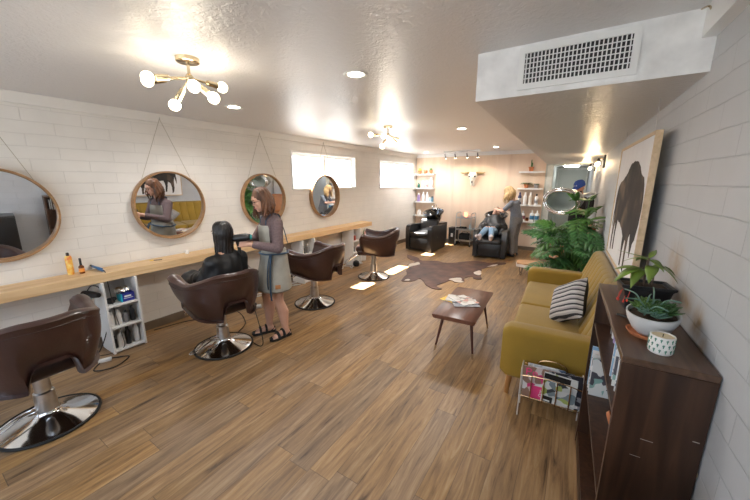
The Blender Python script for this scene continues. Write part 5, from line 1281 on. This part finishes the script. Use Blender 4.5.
def apron_panel(name, rings, a0, a1, m, parent, th=.006):
    b = newbm(); n = 26; prev = None
    for (c, rx, ry) in rings:
        row = []
        for j in range(n + 1):
            a = R(a0 + (a1 - a0) * j / n); fold = 1 + .02 * math.sin(a * 9 + c[2] * 3)
            row.append(b.verts.new((c[0] + rx * fold * math.cos(a), c[1] + ry * fold * math.sin(a), c[2])))
        if prev:
            for j in range(n): b.faces.new((prev[j], prev[j + 1], row[j + 1], row[j]))
        prev = row
    return modify(link(name, b, m, parent), ('SOLIDIFY', dict(thickness=th, offset=1)), ('SUBSURF', dict(levels=1)))
ap = apron_panel('apron_skirt', [((.02, 0, .565), .185, .225), ((.015, 0, .70), .172, .215), ((.01, 0, .82), .15, .20), ((.0, 0, .93), .132, .186), ((.0, 0, 1.04), .120, .165)], -150, 150, m_apron, st)
apron_panel('apron_bib', [((.005, 0, 1.03), .122, .165), ((.01, 0, 1.12), .122, .155), ((.012, 0, 1.21), .126, .150), ((.008, 0, 1.29), .122, .140)], -58, 58, m_apron, st)
for sg in (-1, 1):
    b = newbm(); tube(b, cr([(.095, sg * .085, 1.29), (.085, sg * .085, 1.35), (.02, sg * .078, 1.405), (-.06, sg * .06, 1.385), (-.11, -sg * .03, 1.25), (-.12, -sg * .11, 1.08)], 6), .011, 8, flat=.35); link('shoulder_strap', b, m_strap, st)
b = newbm(); tube(b, [((.0) + .135 * math.cos(2 * PI * i / 40), .19 * math.sin(2 * PI * i / 40), .975 + .012 * math.sin(2 * PI * i / 40)) for i in range(40)], .022, 8, True, flat=.4)
tube(b, cr([(.09, .165, .98), (.11, .185, .90), (.125, .195, .75), (.135, .205, .60), (.13, .205, .50)], 5), .024, 8, flat=.3); tube(b, cr([(.10, .155, .98), (.13, .165, .88), (.15, .17, .72), (.15, .18, .62)], 5), .012, 8, flat=.35); link('waist_tie', b, m_strap, st)
b = newbm(); box(b, (.06, .224, .64), (.055, .006, .045), .002, Matrix.Rotation(R(-14), 4, 'Z')); link('leather_patch', b, m_patch, st)
for sg, ax, ay, dv in ((1, -.04, .10, V((1, .15, 0))), (-1, .07, -.11, V((1, -.2, 0)))):
    dv.normalize(); sv = V((-dv.y, dv.x, 0)); b = newbm(); c = V((ax, ay, 0))
    ol = [c + dv * (-.065) + sv * .0, c + dv * (-.05) + sv * .034, c + dv * .04 + sv * .036, c + dv * .12 + sv * .048, c + dv * .175 + sv * .035, c + dv * .19, c + dv * .175 - sv * .035, c + dv * .12 - sv * .048, c + dv * .04 - sv * .036, c + dv * (-.05) - sv * .034]
    prism(b, [(c.x + (p.x - c.x) * 1.06, c.y + (p.y - c.y) * 1.12) for p in ol], .0, .026)
    for q in (.04, .105):
        tube(b, cr([c + dv * q - sv * .046 + V((0, 0, .015)), c + dv * q - sv * .030 + V((0, 0, .070 - q * .12)), c + dv * q + V((0, 0, .088 - q * .2)), c + dv * q + sv * .030 + V((0, 0, .070 - q * .12)), c + dv * q + sv * .046 + V((0, 0, .015))], 5), .025, 8, flat=.5)
    tube(b, cr([c + dv * .0 - sv * .04 + V((0, 0, .02)), c + dv * (-.055) + V((0, 0, .055)), c + dv * .0 + sv * .04 + V((0, 0, .02))], 5), .012, 8, flat=.4)
    link('sandal', b, m_rubber, st)
b = newbm(); bm_ = V(wL).lerp(eL, .1); tube(b, [bm_ + V((0, .030 * math.cos(2 * PI * i / 24), .030 * math.sin(2 * PI * i / 24))) for i in range(24)], .005, 6, True); link('bracelet', b, m_legw, st)
# hand-held dryer
hd = thing('hand_dryer', 'black hand held hair dryer in the standing stylist left hand', 'hair dryer', st.matrix_basis @ V((.385, .09, 1.135)), R(-112))
b = newbm(); tube(b, [(-.01, .0, -.10), (0, 0, .0), (0, 0, .03)], [.016, .017, .022], 12); link('handle', b, BLK, hd)
b = newbm(); tube(b, [(-.10, .06, .060), (-.07, .04, .058), (0, 0, .05), (.09, -.05, .045), (.13, -.07, .042)], [.030, .040, .038, .028, .022], 16); link('barrel', b, BLK, hd)
b = newbm(); tube(b, cr([(-.01, 0, -.10), (-.02, .0, -.25), (-.06, .12, -.6), (-.10, .22, -.95), (-.1, .1, -1.09), (-.05, -.1, -1.092)], 6), .004, 6); link('power_cord', b, m_cable_b, hd)
b = newbm(); tube(b, [(-.105, .063, .060), (-.115, .068, .060)], [.026, .020], 14); link('filter_ring', b, TEAL, hd)

# --- seated client in the black cape (local: faces +x)
cl = person('seated client with long black hair wearing a black cape in the second nearest salon chair', (1.12, 1.76, 0), PI + R(2))
b = newbm()
hc = V((-.085, 0, 1.20)); Mc_ = head(b, hc, (1, .05, -.12), (.05, 0, 1))
limb(b, [(-.12, 0, 1.02), (-.10, 0, 1.10), (-.09, 0, 1.17)], [.056, .050, .050])
torso(b, [((-.05, 0, .56), .12, .16), ((-.08, 0, .64), .11, .15), ((-.11, 0, .76), .10, .14), ((-.12, 0, .90), .095, .15), ((-.12, 0, .98), .07, .13), ((-.12, 0, 1.04), .05, .08)])
for s in (-1, 1):
    limb(b, [(-.03, s * .09, .62), (.36, s * .10, .62), (.42, s * .09, .34)], [.078, .055, .036]); cap_(b, (.43, s * .09, .325), (.55, s * .09, .315), .034, .028)
    limb(b, [(-.12, s * .14, .94), (-.02, s * .165, .74), (.16, s * .11, .72)], [.040, .036, .026]); hand(b, (.16, s * .11, .72), (.8, -s * .5, 0), (0, 0, -1), (0, -s, 0), .3)
vox(link('body', b, m_skin2, cl), .009, 3); face_bits(cl, Mc_)
b = newbm(); hair_long(b, Mc_, .43, 44, -.012, .012, .0115, 8, 70, .96, .02); vox(link('hair', b, m_blackh, cl), .0045, 0)
def drape(o, sc_=9., amp=.012, seed=0., down=V((0, 0, 1))):
    """soft vertical cloth folds on a finished garment"""
    o.data.update(); me = o.data
    ns = [v.normal.copy() for v in me.vertices]
    for v, nn in zip(me.vertices, ns):
        p = V((v.co.x * sc_, v.co.y * sc_, v.co.z * sc_ * .25 + seed)); v.co += nn * noise.noise(p) * amp
    return o
b = newbm()
torso(b, [((-.05, 0, .62), .19, .20), ((-.06, 0, .68), .18, .21), ((-.09, 0, .78), .15, .225), ((-.115, 0, .90), .125, .205), ((-.12, 0, .975), .105, .185), ((-.118, 0, 1.03), .075, .10), ((-.11, 0, 1.065), .062, .066), ((-.105, 0, 1.085), .058, .062)])
for s in (-1, 1):
    limb(b, [(-.12, s * .145, .945), (-.03, s * .165, .78), (.16, s * .13, .74)], [.078, .078, .078]); limb(b, [(-.05, s * .08, .69), (.36, s * .09, .69), (.49, s * .10, .50)], [.11, .105, .085])
    limb(b, [(.1, s * .06, .68), (.40, s * .06, .58), (.47, s * .06, .42)], [.10, .10, .08])
ell(b, (.15, 0, .69), (.22, .16, .09))
drape(vox(link('cape', b, m_cape, cl), .012, 12), 13., .022)

# --- reclining client at the basin (local = sc2 frame, front = -y); person faces up, feet toward the room
rc = person('reclining client in black cape, ripped blue jeans and pale shoes at the shampoo basin', (2.47, 7.60, 0), R(4))
b = newbm()
hc2 = V((.0, .36, .95)); Mr = head(b, hc2, (0, -.45, .90), (0, .9, .42), 1.0)
limb(b, [(0, .20, .84), (0, .27, .89)], [.055, .05])
def ringsY(lst, n=28): 
    out = []
    for c, rx, rz_, tilt in lst:
        out.append([V(c) + V((rx * math.cos(2 * PI * j / n), -math.sin(tilt) * rz_ * math.sin(2 * PI * j / n), math.cos(tilt) * rz_ * math.sin(2 * PI * j / n))) for j in range(n)])
    return out
ring_loft(b, ringsY([((0, -.16, .56), .16, .11, .5), ((0, -.02, .62), .155, .11, .7), ((0, .08, .72), .155, .11, .7), ((0, .16, .81), .16, .10, .7), ((0, .20, .86), .08, .06, .7)]))
for s in (-1, 1):
    limb(b, [(s * .09, -.12, .56), (s * .06 - .02, -.44, .66), (-.16 if s < 0 else .07, -.68, .52)], [.07, .05, .034])
    limb(b, [(s * .17, .15, .80), (s * .25, -.02, .66), (s * .10, -.18, .70)], [.045, .037, .026]); hand(b, (s * .10, -.18, .70), (-s * .7, -.6, -.05), (0, 0, -1), (0, -1, 0), .3)
vox(link('body', b, m_skin, rc), .009, 3); face_bits(rc, Mr)
b = newbm(); ell(b, Mr @ V((-.035, 0, .035)), (.095, .088, .095), Mr.to_3x3()); 
for i in range(14): a = R(-150 + 300 * i / 13 + 180); tube_lock(b, [Mr @ V((.0, .07 * math.sin(a), .07 + .05 * math.cos(a))), Mr @ V((-.05, .09 * math.sin(a), .10)), Mr @ V((-.13, .06 * math.sin(a), .10))], .018)
vox(link('hair', b, m_blackh, rc), .008, 2)
b = newbm()
for s in (-1, 1):
    limb(b, [(s * .09, -.10, .56), (s * .06 - .02, -.44, .66), (-.155 if s < 0 else .065, -.645, .55)], [.085, .068, .052])
ring_loft(b, ringsY([((0, -.05, .60), .175, .12, .5), ((0, -.14, .56), .18, .12, .4), ((0, -.20, .56), .165, .10, .3)]))
vox(link('jeans', b, m_jean, rc), .011, 4)
b = newbm(); ell(b, (-.07, -.452, .722), (.032, .02, .012)); ell(b, (.045, -.44, .722), (.03, .02, .01)); link('ripped_knee', b, m_skin, rc)
for s in (-1, 1):
    p = V((-.16 if s < 0 else .07, -.685, .515)); q = p + V((-.05 if s < 0 else .03, -.12, .045)); b = newbm()
    cap_(b, p + V((0, .01, -.01)), q, .040, .034); cap_(b, p + V((0, -.03, -.02)), p + V((0, -.01, .04)), .040, .042); vox(link('shoe', b, mat('pale_pink_shoe', (.68, .58, .56), .6), rc), .008, 3)
b = newbm(); ring_loft(b, ringsY([((0, -.22, .585), .20, .12, .4), ((0, -.12, .60), .20, .14, .5), ((0, 0, .655), .185, .14, .7), ((0, .10, .75), .185, .135, .7), ((0, .18, .835), .175, .115, .7), ((0, .225, .875), .095, .08, .7), ((0, .25, .895), .07, .065, .7)]))
for s in (-1, 1): limb(b, [(s * .165, .15, .80), (s * .25, -.02, .66), (s * .13, -.19, .70)], [.070, .068, .075])
for s in (-1, 1): limb(b, [(s * .20, -.05, .62), (s * .24, -.20, .60), (s * .20, -.30, .56)], [.08, .07, .05])
ell(b, (0, -.15, .66), (.19, .12, .09))
drape(vox(link('cape', b, m_cape, rc), .012, 5), 9., .022, 3.)

# --- blonde stylist washing hair (local: faces +x = world roughly -x)
bl_ = person('blonde stylist in grey top and grey trousers leaning over the reclining client', (2.89, 7.80, 0), R(168))
b = newbm(); Mb = head(b, (.19, 0, 1.43), (.86, .0, -.50), (.45, 0, .9), 1.0)
limb(b, [(.06, 0, 1.22), (.10, 0, 1.30), (.155, 0, 1.38)], [.055, .05, .05])
torso(b, [((-.03, 0, .80), .11, .155), ((-.03, 0, .88), .11, .16), ((-.01, 0, 1.0), .09, .125), ((.02, 0, 1.11), .095, .135), ((.045, 0, 1.22), .085, .145), ((.06, 0, 1.26), .055, .09)])
for s in (-1, 1):
    limb(b, [(-.03, s * .08, .82), (.0, s * .09, .45), (-.03, s * .09, .09)], [.08, .055, .037]); foot(b, (-.03, s * .09, .08), (1, s * .1, 0))
    e_, w_ = V((.20, s * .22, 1.03)), V((.38, s * .10, 1.05)); limb(b, [(.045, s * .155, 1.22), e_, w_], [.045, .037, .026]); hand(b, w_, (.8, -s * .3, -.1), (0, -s, -.3), (0, 0, 1), .6)
vox(link('body', b, m_skin, bl_), .0075, 3); face_bits(bl_, Mb)
b = newbm(); hair_long(b, Mb, .24, 44, .045, .026, .016, 15, 60, 1.1, .02); vox(link('hair', b, m_blond, bl_), .006, 1)
b = newbm(); torso(b, [((-.03, 0, .83), .125, .175), ((-.025, 0, .92), .118, .165), ((-.01, 0, 1.0), .108, .145), ((.02, 0, 1.11), .112, .152), ((.045, 0, 1.22), .10, .16), ((.06, 0, 1.265), .07, .10)])
for s in (-1, 1): limb(b, [(.045, s * .155, 1.22), V((.045, s * .155, 1.22)).lerp(V((.20, s * .22, 1.03)), .75)], [.060, .052])
vox(link('top', b, m_grey, bl_), .010, 4)
b = newbm(); torso(b, [((-.03, 0, .76), .125, .17), ((-.035, 0, .85), .13, .178), ((-.02, 0, .93), .115, .165)])
for s in (-1, 1): limb(b, [(-.03, s * .085, .80), (.0, s * .09, .45), (-.03, s * .09, .10)], [.098, .076, .062])
vox(link('trousers', b, m_greyp, bl_), .010, 4)
for s in (-1, 1):
    b = newbm(); cap_(b, (-.07, s * .095, .036), (.13, s * .115, .034), .036, .034); vox(link('shoe', b, m_black, bl_), .008, 3)

# --- man in the blue cap near the hall (local: faces +x)
mn = person('man in a blue cap and black t-shirt standing in the passage behind the plants', (4.09, 7.15, 0), R(235))
b = newbm(); Mm = head(b, (.06, 0, 1.575), (.92, 0, -.38), (.3, 0, 1), 1.02)
limb(b, [(.0, 0, 1.40), (.04, 0, 1.51)], [.062, .056])
torso(b, [((0, 0, .84), .11, .16), ((0, 0, .95), .11, .155), ((0, 0, 1.1), .11, .15), ((.01, 0, 1.25), .12, .18), ((0, 0, 1.36), .085, .17), ((0, 0, 1.41), .055, .08)])
for s in (-1, 1):
    limb(b, [(0, s * .09, .86), (.02, s * .10, .48), (-.02, s * .11, .09)], [.09, .06, .04]); foot(b, (-.02, s * .11, .085), (1, s * .15, 0))
    e_, w_ = V((.08, s * .25, 1.12)), V((.30, s * .10, 1.22)); limb(b, [(0, s * .19, 1.35), e_, w_], [.052, .044, .030]); hand(b, w_, (.8, -s * .45, .1), (0, -s, 0), (0, 0, 1), .7)
vox(link('body', b, m_skin2, mn), .0085, 3); face_bits(mn, Mm, 1.02)
b = newbm(); ell(b, Mm @ V((.035, 0, -.055)), (.062, .060, .048), Mm.to_3x3()); vox(link('beard', b, m_blackh, mn), .006, 2)
b = newbm(); torso(b, [((0, 0, .84), .125, .175), ((0, 0, .95), .125, .172), ((0, 0, 1.1), .122, .168), ((.01, 0, 1.25), .132, .196), ((0, 0, 1.36), .10, .185), ((0, 0, 1.415), .07, .09)])
for s in (-1, 1): limb(b, [(0, s * .19, 1.35), V((0, s * .19, 1.35)).lerp(V((.08, s * .25, 1.12)), .65)], [.068, .060])
vox(link('t_shirt', b, m_tee, mn), .010, 4)
b = newbm(); torso(b, [((0, 0, .80), .12, .17), ((0, 0, .90), .12, .168)])
for s in (-1, 1): limb(b, [(0, s * .09, .84), (.02, s * .10, .48), (-.02, s * .11, .12)], [.10, .082, .062])
vox(link('trousers', b, mat('tan_trousers', (.34, .20, .10), .9), mn), .010, 4)
b = newbm(); Mq = Mm @ Matrix.Translation((-.012, 0, .052)); lathe(b, [(.100, -.02), (.102, .0), (.096, .045), (.070, .078), (.03, .092), (0, .094)], 32, Mq, 1.02, .86); cp = link('cap_crown', b, m_capb, mn)
b = newbm(); rings = []
for i in range(13):
    a = R(-62 + 124 * i / 12); k = math.cos(a); pin = V((.096 * k, .084 * math.sin(a), -.012)); pout = V((.10 * k + .075 * k ** .5, .078 * math.sin(a), -.018 - .012 * k)); rings.append([Mq @ (pin + V((0, 0, .003))), Mq @ (pout + V((0, 0, .003))), Mq @ (pout - V((0, 0, .003))), Mq @ (pin - V((0, 0, .003)))])
ring_loft(b, rings); link('cap_brim', b, m_capb, cp)
TM = Mq @ Matrix.Translation((.0985, 0, .028)) @ Matrix(((0, 0, 1, 0), (1, 0, 0, 0), (0, 1, 0, 0), (0, 0, 0, 1))) @ Matrix.Rotation(R(-12), 4, 'X')
text_part('cap_monogram', 'LA', .042, TM, WHT, cp, .0012)
for s in (-1, 1):
    b = newbm(); cap_(b, (-.06, s * .11, .038), (.15, s * .135, .036), .040, .037); vox(link('shoe', b, m_black, mn), .008, 3)
t = thing('camera', 'black camera held by the man in the blue cap', 'camera', mn.matrix_basis @ V((.42, .0, 1.24)), R(235)); t.name = 'photo_camera'
b = newbm(); box(b, (0, 0, 0), (.05, .12, .08), .01, None, 3); link('camera_body', b, BLK, t)
b = newbm(); tube(b, [(.02, 0, 0), (.09, 0, 0)], [.035, .032], 20); link('lens_barrel', b, BLK, t)

# ---------------------------------------------------------------- daylight
wd = bpy.data.worlds.new('daylight'); sc.world = wd; wd.use_nodes = True
t = wd.node_tree; bg = t.nodes['Background']
tc = N(t, 'ShaderNodeTexCoord'); sx = N(t, 'ShaderNodeSeparateXYZ'); t.links.new(tc.outputs['Generated'], sx.inputs[0])
r = N(t, 'ShaderNodeValToRGB'); r.color_ramp.elements[0].position = .0; r.color_ramp.elements[0].color = (.86, .93, 1, 1); r.color_ramp.elements[1].position = .7; r.color_ramp.elements[1].color = (.50, .70, 1, 1)
t.links.new(sx.outputs[2], r.inputs[0]); t.links.new(r.outputs[0], bg.inputs[0]); bg.inputs[1].default_value = 5
sun = bpy.data.lights.new('sun', 'SUN'); sun.energy = 80; sun.angle = R(.6); sun.color = (1, .95, .86)
so_ = bpy.data.objects.new('sun', sun); C.objects.link(so_); so_.rotation_euler = V((.68, .03, -1)).to_track_quat('-Z', 'Y').to_euler()
def portal(name, loc, sx_, sy_, d):
    l = bpy.data.lights.new(name, 'AREA'); l.shape = 'RECTANGLE'; l.size = sx_; l.size_y = sy_
    l.cycles.is_portal = True
    o = bpy.data.objects.new(name, l); C.objects.link(o); o.location = loc; o.rotation_euler = V(d).to_track_quat('-Z', 'Z').to_euler(); return o
portal('window_portal', (1.25, YF - .12, 1.425), 1.6, 1.25, (0, 1, 0)); portal('window_portal', (3.25, YF - .12, 1.425), 1.6, 1.25, (0, 1, 0))
portal('window_portal', (-.15, 4.735, 1.87), 1.77, .6, (1, 0, 0)); portal('window_portal', (-.15, 7.515, 1.86), 1.77, .62, (1, 0, 0))

sc.view_settings.view_transform = 'Standard'; sc.view_settings.look = 'None'; sc.view_settings.gamma = 1; sc.view_settings.use_curve_mapping = False
sc.view_settings.exposure = .72
try:
    sc.cycles.use_denoising = True; sc.cycles.max_bounces = 10; sc.cycles.diffuse_bounces = 5; sc.cycles.glossy_bounces = 5; sc.cycles.transparent_max_bounces = 8; sc.cycles.sample_clamp_indirect = 6; sc.cycles.caustics_reflective = False; sc.cycles.caustics_refractive = False
except Exception: pass
